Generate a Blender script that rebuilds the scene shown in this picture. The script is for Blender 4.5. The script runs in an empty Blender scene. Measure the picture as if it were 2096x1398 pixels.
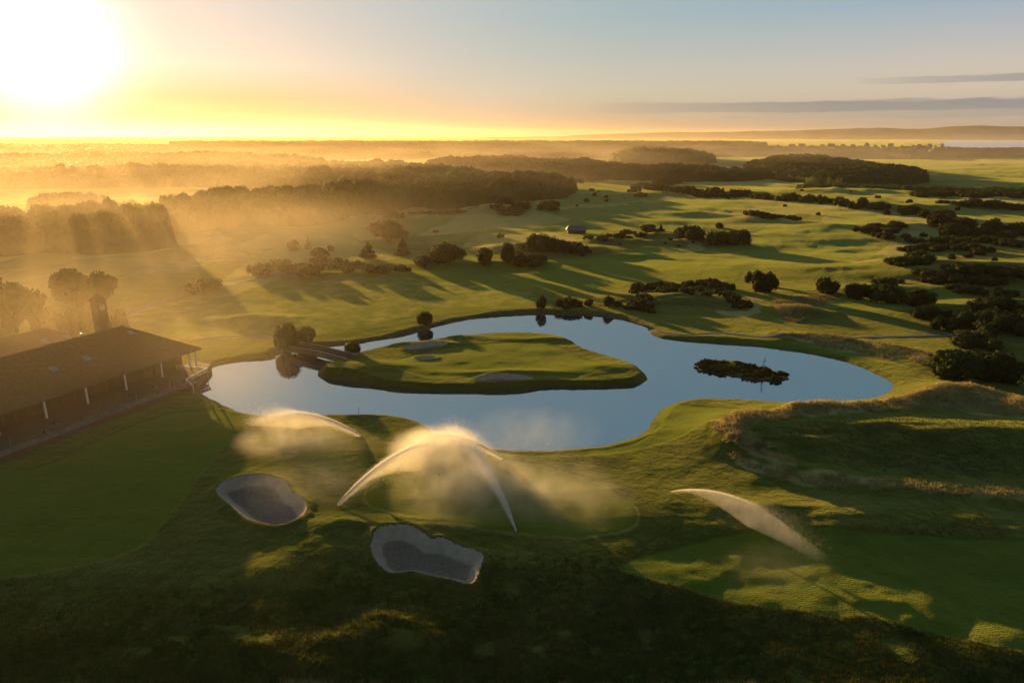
import bpy, math, random
import numpy as np
from math import radians as R
rng = np.random.default_rng(7)
random.seed(7)
sc = bpy.context.scene
col = sc.collection

# ------------------------------------------------------------------ camera maths
H = 70.0; FPX = 1416.0; PITCH = math.atan(423 / 1416)
CP, SP = math.cos(PITCH), math.sin(PITCH)
SUN_AZ, SUN_EL = R(32.4), R(5.5)
SDIR = np.array([-math.sin(SUN_AZ) * math.cos(SUN_EL), math.cos(SUN_AZ) * math.cos(SUN_EL), math.sin(SUN_EL)])

def G(x, y, z=1.0):
    u = (x - 1048) / FPX; v = (699 - y) / FPX
    dy = CP + v * SP; dz = -SP + v * CP
    t = (z - H) / dz
    return (u * t, dy * t)

def Gs(pts, z=1.0): return [G(x, y, z) for x, y in pts]

# ------------------------------------------------------------------ noise
def _h(ix, iy, s):
    n = (ix.astype(np.int64) * 374761393 + iy.astype(np.int64) * 668265263 + s * 974634777) & 0xffffffff
    n = ((n ^ (n >> 13)) * 1274126177) & 0xffffffff
    n = n ^ (n >> 16)
    return (n & 0xffffff) / float(0xffffff)

def vn(x, y, s=0):
    x = np.asarray(x, float); y = np.asarray(y, float)
    ix = np.floor(x); iy = np.floor(y); fx = x - ix; fy = y - iy
    fx = fx * fx * fx * (fx * (fx * 6 - 15) + 10); fy = fy * fy * fy * (fy * (fy * 6 - 15) + 10)
    a = _h(ix, iy, s); b = _h(ix + 1, iy, s); c = _h(ix, iy + 1, s); d = _h(ix + 1, iy + 1, s)
    return (a * (1 - fx) + b * fx) * (1 - fy) + (c * (1 - fx) + d * fx) * fy

def fbm(x, y, s=0, o=3):
    r = 0; a = .5; t = 0
    for k in range(o):
        r = r + a * (vn(x, y, s + k) * 2 - 1); t += a; a *= .5; x = x * 2.03 + 11.3; y = y * 2.03 - 7.1
    return r / t

def sst(a, b, x):
    t = np.clip((x - a) / (b - a), 0, 1); return t * t * (3 - 2 * t)

# ------------------------------------------------------------------ polygons
def smooth(pts, n=3, closed=True):
    P = [np.array(p, float) for p in pts]; out = []; N = len(P)
    rngi = range(N) if closed else range(N - 1)
    for i in rngi:
        if closed: p0, p1, p2, p3 = P[i - 1], P[i], P[(i + 1) % N], P[(i + 2) % N]
        else: p0, p1, p2, p3 = P[max(i - 1, 0)], P[i], P[i + 1], P[min(i + 2, N - 1)]
        for k in range(n):
            t = k / n
            out.append(.5 * ((2 * p1) + (-p0 + p2) * t + (2 * p0 - 5 * p1 + 4 * p2 - p3) * t * t + (-p0 + 3 * p1 - 3 * p2 + p3) * t ** 3))
    if not closed: out.append(P[-1])
    return [tuple(p) for p in out]

class Poly:
    def __init__(s, pts, n=3):
        s.p = np.array(smooth(pts, n) if n > 1 else pts)
        s.lo = s.p.min(0); s.hi = s.p.max(0)
    def sdf(s, x, y, pad=12.0):
        """signed distance, negative inside; far away clipped to pad"""
        x = np.asarray(x, float); y = np.asarray(y, float)
        out = np.full(x.shape, float(pad))
        m = (x > s.lo[0] - pad) & (x < s.hi[0] + pad) & (y > s.lo[1] - pad) & (y < s.hi[1] + pad)
        if not m.any(): return out
        X = x[m]; Y = y[m]; d2 = np.full(X.shape, 1e18); ins = np.zeros(X.shape, bool)
        P = s.p; Q = np.roll(P, -1, 0)
        for (ax, ay), (bx, by) in zip(P, Q):
            ex, ey = bx - ax, by - ay
            L = ex * ex + ey * ey + 1e-12
            t = np.clip(((X - ax) * ex + (Y - ay) * ey) / L, 0, 1)
            dx = X - ax - t * ex; dy = Y - ay - t * ey
            d2 = np.minimum(d2, dx * dx + dy * dy)
            c = (ay > Y) != (by > Y)
            if ay != by: ins ^= c & (X < ex * (Y - ay) / ey + ax)
        d = np.sqrt(d2); d[ins] *= -1
        out[m] = np.minimum(d, pad)
        return out

def line_dist(pts, x, y, pad=30.0):
    P = np.array(pts, float); x = np.asarray(x, float); y = np.asarray(y, float)
    out = np.full(x.shape, float(pad)); lo = P.min(0) - pad; hi = P.max(0) + pad
    m = (x > lo[0]) & (x < hi[0]) & (y > lo[1]) & (y < hi[1])
    if not m.any(): return out
    X = x[m]; Y = y[m]; d2 = np.full(X.shape, pad * pad)
    for (ax, ay), (bx, by) in zip(P[:-1], P[1:]):
        ex, ey = bx - ax, by - ay; t = np.clip(((X - ax) * ex + (Y - ay) * ey) / (ex * ex + ey * ey + 1e-9), 0, 1)
        dx = X - ax - t * ex; dy = Y - ay - t * ey
        d2 = np.minimum(d2, dx * dx + dy * dy)
    out[m] = np.sqrt(d2)
    return out

pond = Poly(Gs([(403,795),(425,760),(450,747),(500,739),(560,735),(566,727),(610,716),(680,709),(738,703),(765,698),(835,686),(900,667),(960,654),(1040,646),(1130,643),(1220,647),(1280,656),(1325,672),(1342,690),(1400,698),(1500,705),(1600,714),(1700,732),(1760,751),(1810,774),(1829,790),(1822,801),(1780,816),(1700,823),(1600,824),(1500,818),(1430,817),(1390,823),(1355,839),(1337,860),(1325,880),(1290,898),(1220,915),(1120,922),(1040,921),(960,913),(905,897),(880,880),(850,862),(810,852),(750,849),(650,850),(560,851),(500,846),(450,826),(425,813)], 0), 3)
island = Poly(Gs([(650,768),(656,757),(690,745),(724,731),(760,722),(820,709),(900,700),(960,691),(1050,687),(1120,690),(1170,703),(1200,720),(1260,738),(1305,755),(1325,773),(1318,782),(1290,789),(1200,793),(1130,792),(1060,799),(950,801),(880,800),(800,796),(760,789),(700,780),(660,775)], 0), 3)
islet = Poly(Gs([(1427,748),(1440,739),(1500,739),(1560,752),(1600,764),(1613,773),(1605,779),(1580,782),(1540,779),(1510,773),(1470,765),(1435,758)], 0), 3)

BK = [  # (polygon px, label)
 ([(448,1012),(462,998),(500,988),(530,985),(560,988),(580,996),(592,1014),(612,1028),(624,1042),(621,1060),(600,1076),(570,1080),(545,1076),(505,1060),(475,1036)],
  'kidney shaped sand bunker left of the spray, pale lip along its lower edge'),
 ([(765,1112),(775,1097),(800,1090),(832,1088),(862,1096),(880,1105),(905,1103),(930,1112),(970,1127),(984,1137),(978,1160),(960,1180),(925,1172),(870,1160),(840,1154),(800,1158),(776,1146),(766,1130)],
  'long grey sand bunker in the dark turf, lowest one in the photo')]
bunkers = [Poly(Gs(p, .9), 3) for p, _ in BK]
IB = [([(972,775),(1000,769),(1040,768),(1075,771),(1088,775),(1060,779),(1020,781),(985,780)], 'shaded sand bunker cut in the near side of the island green'),
      ([(826,713),(860,707),(895,704),(915,706),(900,710),(865,715),(838,717)], 'narrow sand bunker along the far left edge of the island'),
      ([(850,732),(866,729),(884,729),(892,732),(878,735),(858,736)], 'small bright sand bunker in the middle of the island turf')]
ibunk = [Poly(Gs(p, 1.8), 3) for p, _ in IB]

# ------------------------------------------------------------------ terrain
tdir = (math.sin(SUN_AZ), -math.cos(SUN_AZ))          # the way sunlight travels over the ground
# px, py, half width m, half depth m, rotation deg, height m
MOUNDS = [
 (520,660,15,8,0,2.3),(1385,618,28,11,0,2.8),(825,868,9,5,0,-1.2),(1560,452,26,14,0,5),(1110,515,34,14,0,5),
 (580,566,17,8,0,3),(745,566,26,8,0,2.2),(760,452,30,14,0,5),(1025,436,36,15,0,6),(1330,490,32,10,0,4),(1440,500,34,9,0,3),
 (1630,640,12,6,-10,2.4),(1950,560,60,28,0,7),(1850,600,40,12,0,3),(2060,640,35,14,0,5),(1420,440,40,14,0,3),
 (1780,470,40,12,0,3.5),(1240,500,22,9,0,3.5),(920,545,30,8,0,1.8),(1060,540,24,7,0,1.8),
 (650,1150,14,8,20,1.9),(1010,1145,7,4,0,1.4),(500,985,9,4,0,.8),(690,1075,12,6,0,1.0),(870,1075,22,3.0,0,.7),
 (1800,900,34,9,-8,2.6),(1580,925,16,8,-10,2.0),(2050,900,30,10,-5,2.2),(1750,1060,40,6,-5,1.2),
 (790,1272,11,4.5,5,2.6),(300,1290,20,7,0,1.6),(1500,1200,22,7,-8,1.0),(1900,1330,18,6,0,.9),(1200,1180,14,5,0,.8),
 (1720,395,90,22,0,6),(1500,400,60,20,0,5),(1900,430,80,20,0,5),(2000,470,50,16,0,4),(1300,400,60,20,0,4)]
MW = [(G(a, b), rx, ry, R(rot), h) for a, b, rx, ry, rot, h in MOUNDS]
RIDGES = [  # polyline px, half width m, height m
 ([(1468,897),(1520,873),(1600,860),(1700,850),(1800,838),(1900,818),(1955,803),(2030,818),(2120,840)], 6, 2.6),
 ([(1600,692),(1680,697),(1760,709),(1850,728),(1925,748)], 5, 1.8),
 ([(1500,925),(1600,962),(1720,985),(1850,1000),(2120,1020)], 3.5, .9),
 ([(180,1398),(260,1350),(420,1318),(560,1330),(700,1345)], 4, 1.5)]
RW = [(smooth(Gs(p), 3, False), w, h) for p, w, h in RIDGES]
pad_poly = Poly([(-84,190),(-96,126),(-190,100),(-200,230),(-112,250),(-92,214)], 2)

def hland(x, y):
    x = np.asarray(x, float); y = np.asarray(y, float)
    r = np.hypot(x, y)
    u = x * tdir[0] + y * tdir[1]
    z = 1.1 + .55 * fbm(x / 26, y / 26, 3, 3) * sst(60, 110, r) + .12 * fbm(x / 5, y / 5, 9, 2)
    z = z + (2.8 * fbm(x / 110, y / 75, 21, 3) + 1.5 * fbm(x / 38, y / 26, 23, 3) * sst(-.25, .35, fbm(x / 130, y / 100, 25, 2) + .1)) * sst(290, 420, r) + 7 * fbm(x / 500, y / 350, 31, 2) * sst(600, 1400, r)
    z = z + 5 * fbm(x / 2600, y / 900, 37, 2) * sst(2200, 5000, r)
    # the foreground falls away from the sun
    yy = y - .10 * x
    z = z - .092 * np.clip(124 - yy, 0, 75) * (1 - .32 * sst(-10, 60, x)) + .5 * fbm(x / 9, y / 7, 51, 3) * sst(125, 95, yy)
    for (cx, cy), rx, ry, a, h in MW:
        m = (np.abs(x - cx) < 3.2 * max(rx, ry)) & (np.abs(y - cy) < 3.2 * max(rx, ry))
        if not np.any(m): continue
        dx = x[m] - cx; dy = y[m] - cy; c, s = math.cos(a), math.sin(a)
        q = ((dx * c + dy * s) / rx) ** 2 + ((-dx * s + dy * c) / ry) ** 2
        wob = 1 + .35 * fbm(x[m] / (rx * .6), y[m] / (ry * .6), 61, 2)
        z[m] += h * wob * np.exp(-q * .9)
    for pl, w, h in RW:
        d = line_dist(pl, x, y, w * 4)
        m = d < w * 4
        z[m] += h * np.exp(-(d[m] / w) ** 2) * (1 + .5 * fbm(x[m] / 7, y[m] / 7, 71, 2))
    p = pad_poly.sdf(x, y, 14)
    k = sst(9, 0, p); z = z * (1 - k) + 1.0 * k
    return z

def lip(poly, x, y):
    d = poly.sdf(x, y, 6)
    return d

def hground(x, y, carve=True):
    x = np.atleast_1d(np.asarray(x, float)); y = np.atleast_1d(np.asarray(y, float))
    z = hland(x, y)
    d = pond.sdf(x, y, 30)
    d = d + .35 * fbm(x / 3.0, y / 3.0, 81, 2)
    far = sst(190, 225, y)                                 # steeper bank on the far shore
    bank = np.where(d > 0, .06 + d * .42 + .0 * far, np.maximum(d * .5, -1.6))
    near = sst(30, 6, d)
    zl = np.maximum(z, .75)
    z = np.where(d < 30, z * (1 - near) + zl * near, z)
    z = np.where(d < 12, np.minimum(z, bank), z)
    if carve:
        for b in bunkers:
            s = b.sdf(x, y, 6)
            z = z + .62 * np.exp(-((s - .8) / 1.1) ** 2)
            z = z - (.45 * sst(.35, -.45, s) + 1.3 * sst(-.2, -3.2, s) + .45 * sst(.35, -.6, s))
    return z

def hisl(x, y):
    x = np.atleast_1d(np.asarray(x, float)); y = np.atleast_1d(np.asarray(y, float))
    d = -(island.sdf(x, y, 40) + .25 * fbm(x / 2.5, y / 2.5, 82, 2))
    z = 1.75 + .35 * fbm(x / 15, y / 10, 90, 2) + .05 * fbm(x / 3, y / 3, 92, 2)
    for (px, py, rx, ry, h) in [(760,752,13,6,1.5),(690,768,9,5,.9),(860,704,16,3,.9),(1040,762,16,2.2,.9),(1250,752,14,5,.7),(1110,695,18,3,.7),(940,690,12,3,.6)]:
        cx, cy = G(px, py, 1.8); z = z + h * np.exp(-((x - cx) / rx) ** 2 - ((y - cy) / ry) ** 2)
    z = np.minimum(z, d * .95)
    z = np.where(d < 0, np.maximum(d, -1.5), z)
    for b in ibunk:
        s = b.sdf(x, y, 6)
        z = z - (.3 * sst(.4, -.4, s) + .45 * sst(-.2, -2.0, s) + .3 * sst(-.2, -.9, s)) + .25 * np.exp(-((s - .7) / .9) ** 2)
    return z

def P(px, py):
    """where the sight line through that point of the photo meets the ground"""
    z = 1.0
    for _ in range(5):
        x, y = G(px, py, z); z = .35 * z + .65 * float(hground(x, y)[0])
    return x, y, float(hground(x, y)[0])

# ------------------------------------------------------------------ mesh helpers
def mesh_np(name, V, F, mat=None, smooth_=False, parent=None, sizes=None):
    V = np.ascontiguousarray(V, dtype=np.float32); F = np.asarray(F)
    me = bpy.data.meshes.new(name)
    me.vertices.add(len(V)); me.vertices.foreach_set('co', V.ravel())
    k = F.shape[1]; n = len(F)
    me.loops.add(n * k); me.loops.foreach_set('vertex_index', F.ravel().astype(np.int32))
    me.polygons.add(n); me.polygons.foreach_set('loop_start', np.arange(0, n * k, k, dtype=np.int32))
    if smooth_: me.polygons.foreach_set('use_smooth', np.ones(n, bool))
    me.update(calc_edges=True)
    o = bpy.data.objects.new(name, me); col.objects.link(o)
    if mat: me.materials.append(mat)
    if parent: o.parent = parent
    return o

class MB:
    def __init__(s): s.v = []; s.f = []
    def add(s, v, f):
        b = len(s.v); s.v += [tuple(map(float, q)) for q in v]; s.f += [tuple(b + i for i in q) for q in f]; return s
    def hexa(s, lo4, hi4):
        return s.add(list(lo4) + list(hi4), [(3, 2, 1, 0), (4, 5, 6, 7), (0, 1, 5, 4), (1, 2, 6, 5), (2, 3, 7, 6), (3, 0, 4, 7)])
    def box(s, c, d, rz=0.0):
        ca, sa = math.cos(rz), math.sin(rz); L = []
        for z in (-.5, .5):
            for x, y in ((-.5, -.5), (.5, -.5), (.5, .5), (-.5, .5)):
                X, Y = x * d[0], y * d[1]; L.append((c[0] + X * ca - Y * sa, c[1] + X * sa + Y * ca, c[2] + z * d[2]))
        return s.hexa(L[:4], L[4:])
    def bar(s, a, b, w, h=None, n=4):
        a = np.array(a, float); b = np.array(b, float); h = h or w
        d = b - a; d /= np.linalg.norm(d) + 1e-9
        up = np.array([0, 0, 1.]) if abs(d[2]) < .95 else np.array([1., 0, 0])
        r = np.cross(d, up); r /= np.linalg.norm(r); q = np.cross(r, d)
        if n == 4:
            o = [(-r * w - q * h) / 2, (r * w - q * h) / 2, (r * w + q * h) / 2, (-r * w + q * h) / 2]
            return s.hexa([a + i for i in o], [b + i for i in o])
        return s.tube([a, b], [w / 2, w / 2], n)
    def tube(s, pts, rad, n=7):
        pts = [np.array(p, float) for p in pts]; V = []; F = []
        for i, p in enumerate(pts):
            d = pts[min(i + 1, len(pts) - 1)] - pts[max(i - 1, 0)]; d /= np.linalg.norm(d) + 1e-9
            up = np.array([0, 0, 1.]) if abs(d[2]) < .9 else np.array([1., 0, 0])
            r = np.cross(d, up); r /= np.linalg.norm(r); q = np.cross(r, d)
            for k in range(n):
                t = 2 * math.pi * k / n; V.append(p + (r * math.cos(t) + q * math.sin(t)) * rad[i])
        for i in range(len(pts) - 1):
            for k in range(n):
                F.append((i * n + k, i * n + (k + 1) % n, (i + 1) * n + (k + 1) % n, (i + 1) * n + k))
        F.append(tuple(range(n))[::-1]); F.append(tuple((len(pts) - 1) * n + k for k in range(n)))
        return s.add(V, F)
    def build(s, name, mat, parent=None, smooth_=False):
        me = bpy.data.meshes.new(name); me.from_pydata(s.v, [], s.f); me.update()
        if smooth_:
            me.polygons.foreach_set('use_smooth', np.ones(len(me.polygons), bool))
        me.materials.append(mat)
        o = bpy.data.objects.new(name, me); col.objects.link(o)
        if parent: o.parent = parent
        return o

def tag(o, label=None, cat=None, group=None, kind=None):
    if label: o['label'] = label
    if cat: o['category'] = cat
    if group: o['group'] = group
    if kind: o['kind'] = kind
    return o

def empty(name, loc=(0, 0, 0), rz=0.0):
    o = bpy.data.objects.new(name, None); col.objects.link(o); o.location = loc; o.rotation_euler = (0, 0, rz); o.empty_display_size = .3
    return o

def copy_tree(o, parent=None):
    c = o.copy(); col.objects.link(c); c.parent = parent
    for ch in [q for q in bpy.data.objects if q.parent == o]: copy_tree(ch, c)
    return c

# ------------------------------------------------------------------ materials
class N:
    def __init__(s, m):
        s.t = m.node_tree; s.n = s.t.nodes; s.l = s.t.links
    def new(s, k, **kw):
        n = s.n.new(k)
        for a, b in kw.items(): setattr(n, a, b)
        return n
    def set(s, sock, v):
        if isinstance(v, bpy.types.NodeSocket): s.l.new(v, sock)
        else: sock.default_value = v
    def math(s, op, a, b=0.0, c=0.0, clamp=False):
        n = s.new('ShaderNodeMath', operation=op, use_clamp=clamp); s.set(n.inputs[0], a); s.set(n.inputs[1], b); s.set(n.inputs[2], c); return n.outputs[0]
    def mix(s, f, a, b):
        n = s.new('ShaderNodeMix', data_type='RGBA'); s.set(n.inputs[0], f)
        s.set(n.inputs[6], a if isinstance(a, bpy.types.NodeSocket) else (*a, 1)); s.set(n.inputs[7], b if isinstance(b, bpy.types.NodeSocket) else (*b, 1)); return n.outputs[2]
    def noise(s, scale, detail=3, vec=None, rough=.55):
        n = s.new('ShaderNodeTexNoise'); n.inputs['Scale'].default_value = scale; n.inputs['Detail'].default_value = detail; n.inputs['Roughness'].default_value = rough
        if vec is not None: s.l.new(vec, n.inputs['Vector'])
        return n.outputs[0]
    def ramp(s, v, lo, hi):
        n = s.new('ShaderNodeMapRange'); s.set(n.inputs[0], v); n.inputs[1].default_value = lo; n.inputs[2].default_value = hi; n.inputs[3].default_value = 0; n.inputs[4].default_value = 1; return n.outputs[0]
    def attr(s, nm): n = s.new('ShaderNodeAttribute', attribute_name=nm); return n.outputs['Fac']
    def pos(s, scale=(1, 1, 1)):
        g = s.new('ShaderNodeNewGeometry'); m = s.new('ShaderNodeMapping'); m.inputs['Scale'].default_value = scale; s.l.new(g.outputs['Position'], m.inputs[0]); return m.outputs[0]

def mat(name):
    m = bpy.data.materials.new(name); m.use_nodes = True; return m, N(m), m.node_tree.nodes['Principled BSDF']

def simple(name, c1, c2, scale=2.0, rough=.8, metal=0.0, bump=.15, spec=.3):
    m, n, b = mat(name); p = n.pos()
    v = n.ramp(n.noise(scale, 5, p), .35, .65)
    n.set(b.inputs['Base Color'], n.mix(v, c1, c2)); b.inputs['Roughness'].default_value = rough; b.inputs['Metallic'].default_value = metal
    b.inputs['Specular IOR Level'].default_value = spec
    if bump:
        bp = n.new('ShaderNodeBump'); bp.inputs['Strength'].default_value = bump; n.set(bp.inputs['Height'], n.noise(scale * 6, 3, p)); n.l.new(bp.outputs[0], b.inputs['Normal'])
    return m

def foliage(name, c1, c2, tr=.25, scale=.35):
    m, n, b = mat(name)
    oi = n.new('ShaderNodeObjectInfo'); p = n.pos()
    v = n.ramp(n.noise(scale, 4, p), .3, .7)
    c = n.mix(v, c1, c2)
    hs = n.new('ShaderNodeHueSaturation'); n.set(hs.inputs['Value'], n.math('MULTIPLY_ADD', oi.outputs['Random'], .5, .75)); n.l.new(c, hs.inputs['Color'])
    n.l.new(hs.outputs[0], b.inputs['Base Color']); b.inputs['Roughness'].default_value = .7; b.inputs['Specular IOR Level'].default_value = .04
    t = n.new('ShaderNodeBsdfTranslucent'); n.l.new(hs.outputs[0], t.inputs[0])
    mx = n.new('ShaderNodeMixShader'); mx.inputs[0].default_value = tr
    n.l.new(b.outputs[0], mx.inputs[1]); n.l.new(t.outputs[0], mx.inputs[2]); n.l.new(mx.outputs[0], n.n['Material Output'].inputs[0])
    return m

def ground_mat(name):
    m, n, b = mat(name); p = n.pos()
    a = lambda k: n.attr(k)
    big = n.ramp(n.noise(.012, 4, p), .38, .62); mid = n.ramp(n.noise(.09, 4, p), .35, .65); fine = n.ramp(n.noise(1.1, 5, p), .3, .7)
    streak = n.ramp(n.noise(1, 4, n.pos((.05, .22, .2))), .35, .65)
    rough = n.mix(mid, (.044, .075, .009), (.092, .102, .020))
    rough = n.mix(n.math('MULTIPLY', streak, .45), rough, (.19, .145, .045))
    rough = n.mix(n.math('MULTIPLY', fine, .35), rough, (.03, .042, .008))
    mown = n.mix(big, (.058, .112, .012), (.100, .145, .016))
    mown = n.mix(n.math('MULTIPLY', mid, .3), mown, (.09, .10, .02))
    mown = n.mix(n.math('MULTIPLY', streak, .4), mown, (.16, .15, .02))
    mown = n.mix(n.math('MULTIPLY', fine, .18), mown, (.035, .06, .008))
    c = n.mix(a('mown'), rough, mown)
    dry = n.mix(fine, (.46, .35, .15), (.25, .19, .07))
    nz = n.noise(.16, 5, p)
    dm = n.ramp(n.math('ADD', a('dry'), n.math('MULTIPLY_ADD', nz, .8, -.4)), .35, .65)  # dry mask: straw grass plus the painted sunlight on the left fairways
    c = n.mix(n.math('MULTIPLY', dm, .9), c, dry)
    heath = n.mix(mid, (.026, .036, .010), (.050, .048, .016))
    hm = n.ramp(n.math('ADD', a('heath'), n.math('MULTIPLY_ADD', n.noise(.22, 5, p), .9, -.45)), .4, .6)
    c = n.mix(n.math('MULTIPLY', hm, .9), c, heath)
    c = n.mix(a('far_grey'), c, (.14, .17, .10))
    c = n.mix(a('mud'), c, (.075, .055, .035))
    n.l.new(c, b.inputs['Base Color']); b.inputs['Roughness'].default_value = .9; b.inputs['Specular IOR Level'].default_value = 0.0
    b.inputs['Sheen Weight'].default_value = .35; b.inputs['Sheen Roughness'].default_value = .45
    b.inputs['Sheen Tint'].default_value = (.75, .8, .2, 1)
    hgt = n.math('ADD', n.math('MULTIPLY', n.noise(3.0, 3, p), .12), n.math('MULTIPLY', n.noise(.45, 3, p), n.math('MULTIPLY_ADD', a('mown'), -.26, .36)))
    bp = n.new('ShaderNodeBump'); bp.inputs['Strength'].default_value = 1.0; bp.inputs['Distance'].default_value = 2.2
    n.set(bp.inputs['Height'], hgt); n.l.new(bp.outputs[0], b.inputs['Normal'])
    return m

M = dict(
 ground=ground_mat('turf'),
 sand=None,
 path=simple('path tarmac', (.13, .105, .09), (.19, .155, .13), .5, .85, 0, .1, .3),
 oak=foliage('oak leaves', (.032, .052, .011), (.058, .078, .016)),
 pine=foliage('pine needles', (.018, .029, .009), (.034, .045, .013), .15),
 gorse=foliage('gorse', (.028, .040, .010), (.055, .058, .018), .2, .8),
 heather=foliage('rough scrub', (.030, .034, .010), (.062, .050, .018), .15, .8),
 scrubgreen=foliage('scrub leaves', (.042, .075, .016), (.10, .11, .028), .3, .25),
 fescue=foliage('dry fescue', (.44, .35, .15), (.25, .20, .08), .4, .3),
 tuft=foliage('grass blades', (.062, .092, .018), (.17, .15, .045), .4, .25),
 reed=foliage('reeds', (.05, .05, .015), (.11, .08, .03), .3, 1.0),
 bark=simple('bark', (.06, .045, .03), (.03, .022, .016), 6, .9, 0, .5),
 slate=simple('roof slate', (.085, .056, .030), (.115, .077, .042), 1.2, .85, 0, .3, .05),
 wood=simple('dark timber', (.10, .065, .04), (.06, .04, .026), 3, .7, 0, .3),
 decking=simple('terrace paving', (.10, .07, .045), (.07, .05, .032), 2, .8),
 white=simple('white paint', (.78, .76, .72), (.66, .63, .6), 4, .45, 0, .05, .5),
 brick=simple('brick', (.20, .12, .08), (.14, .085, .06), 5, .85),
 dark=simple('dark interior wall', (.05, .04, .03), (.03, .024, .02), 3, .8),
 metal=simple('grey metal', (.20, .20, .20), (.14, .14, .14), 8, .45, .7, .05),
 cloth1=simple('dark cloth', (.04, .05, .08), (.06, .06, .08), 8, .9),
 skin=simple('skin', (.45, .28, .2), (.4, .25, .18), 8, .6),
 black=simple('black rubber', (.02, .02, .02), (.03, .03, .03), 8, .6),
 red=simple('red flag cloth', (.5, .05, .03), (.4, .04, .03), 8, .8),
 harl=simple('pale harled wall', (.55, .5, .43), (.42, .38, .33), 1, .9),
 tile=simple('house roof tile', (.14, .09, .07), (.10, .07, .06), 1, .85),
 hill=simple('hill pasture', (.09, .10, .07), (.13, .13, .09), .004, .95),
)
def glass_mat():
    m, n, b = mat('glass'); b.inputs['Base Color'].default_value = (.34, .36, .30, 1); b.inputs['Roughness'].default_value = .05
    b.inputs['Transmission Weight'].default_value = .0; b.inputs['Alpha'].default_value = .28; b.inputs['Specular IOR Level'].default_value = .8; return m
M['glass'] = glass_mat()
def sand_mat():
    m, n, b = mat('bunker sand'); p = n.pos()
    rim_sand = n.mix(n.ramp(n.noise(.9, 4, p), .3, .7), (.46, .36, .27), (.36, .275, .205)); inner_sand = n.mix(n.ramp(n.noise(1.3, 4, p), .3, .7), (.29, .215, .165), (.21, .155, .12))
    n.set(b.inputs['Base Color'], n.mix(n.ramp(n.math('ADD', n.attr('inner_dark'), n.math('MULTIPLY_ADD', n.noise(.5, 3, p), .8, -.4)), .3, .7), rim_sand, inner_sand))
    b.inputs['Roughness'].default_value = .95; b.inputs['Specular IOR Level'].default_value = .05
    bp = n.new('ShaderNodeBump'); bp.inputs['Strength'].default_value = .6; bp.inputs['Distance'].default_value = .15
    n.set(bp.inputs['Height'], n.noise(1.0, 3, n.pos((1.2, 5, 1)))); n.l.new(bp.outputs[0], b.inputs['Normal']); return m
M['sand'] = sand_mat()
def window_mat():
    m, n, b = mat('window glazing'); b.inputs['Base Color'].default_value = (.03, .03, .03, 1); b.inputs['Roughness'].default_value = .08; b.inputs['Specular IOR Level'].default_value = .9; return m
M['window'] = window_mat()
def water_mat(name, c, spec, ior, scale, bump):
    m, n, b = mat(name); p = n.pos()
    b.inputs['Base Color'].default_value = (*c, 1); b.inputs['Roughness'].default_value = .04; b.inputs['IOR'].default_value = ior
    b.inputs['Specular IOR Level'].default_value = spec
    bp = n.new('ShaderNodeBump'); bp.inputs['Strength'].default_value = bump; bp.inputs['Distance'].default_value = .02
    n.set(bp.inputs['Height'], n.noise(scale, 3, p)); n.l.new(bp.outputs[0], b.inputs['Normal'])
    return m
M['water'] = water_mat('pond water', (.012, .034, .055), .5, 5.0, .8, .10); M['water'].node_tree.nodes['Principled BSDF'].inputs['Specular Tint'].default_value = (.86, .97, 1, 1)
M['sea'] = water_mat('sea water', (.16, .20, .24), .5, 18.0, .05, .1); M['sea'].node_tree.nodes['Principled BSDF'].inputs['Roughness'].default_value = .3
def spray_mat():
    m = bpy.data.materials.new('water droplets'); m.use_nodes = True; n = N(m); n.n.remove(n.n['Principled BSDF'])
    d = n.new('ShaderNodeBsdfDiffuse'); d.inputs[0].default_value = (.95, .93, .9, 1)
    t = n.new('ShaderNodeBsdfTranslucent'); t.inputs[0].default_value = (.97, .95, .92, 1)
    mx = n.new('ShaderNodeMixShader'); mx.inputs[0].default_value = .75
    n.l.new(d.outputs[0], mx.inputs[1]); n.l.new(t.outputs[0], mx.inputs[2]); n.l.new(mx.outputs[0], n.n['Material Output'].inputs[0]); return m
M['spray'] = spray_mat()
def vol_mat(name, dens, colr, g):
    m = bpy.data.materials.new(name); m.use_nodes = True; n = N(m); n.n.remove(n.n['Principled BSDF'])
    v = n.new('ShaderNodeVolumePrincipled'); v.inputs['Density'].default_value = dens; v.inputs['Color'].default_value = (*colr, 1); v.inputs['Anisotropy'].default_value = g
    n.l.new(v.outputs[0], n.n['Material Output'].inputs['Volume']); return m

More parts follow.
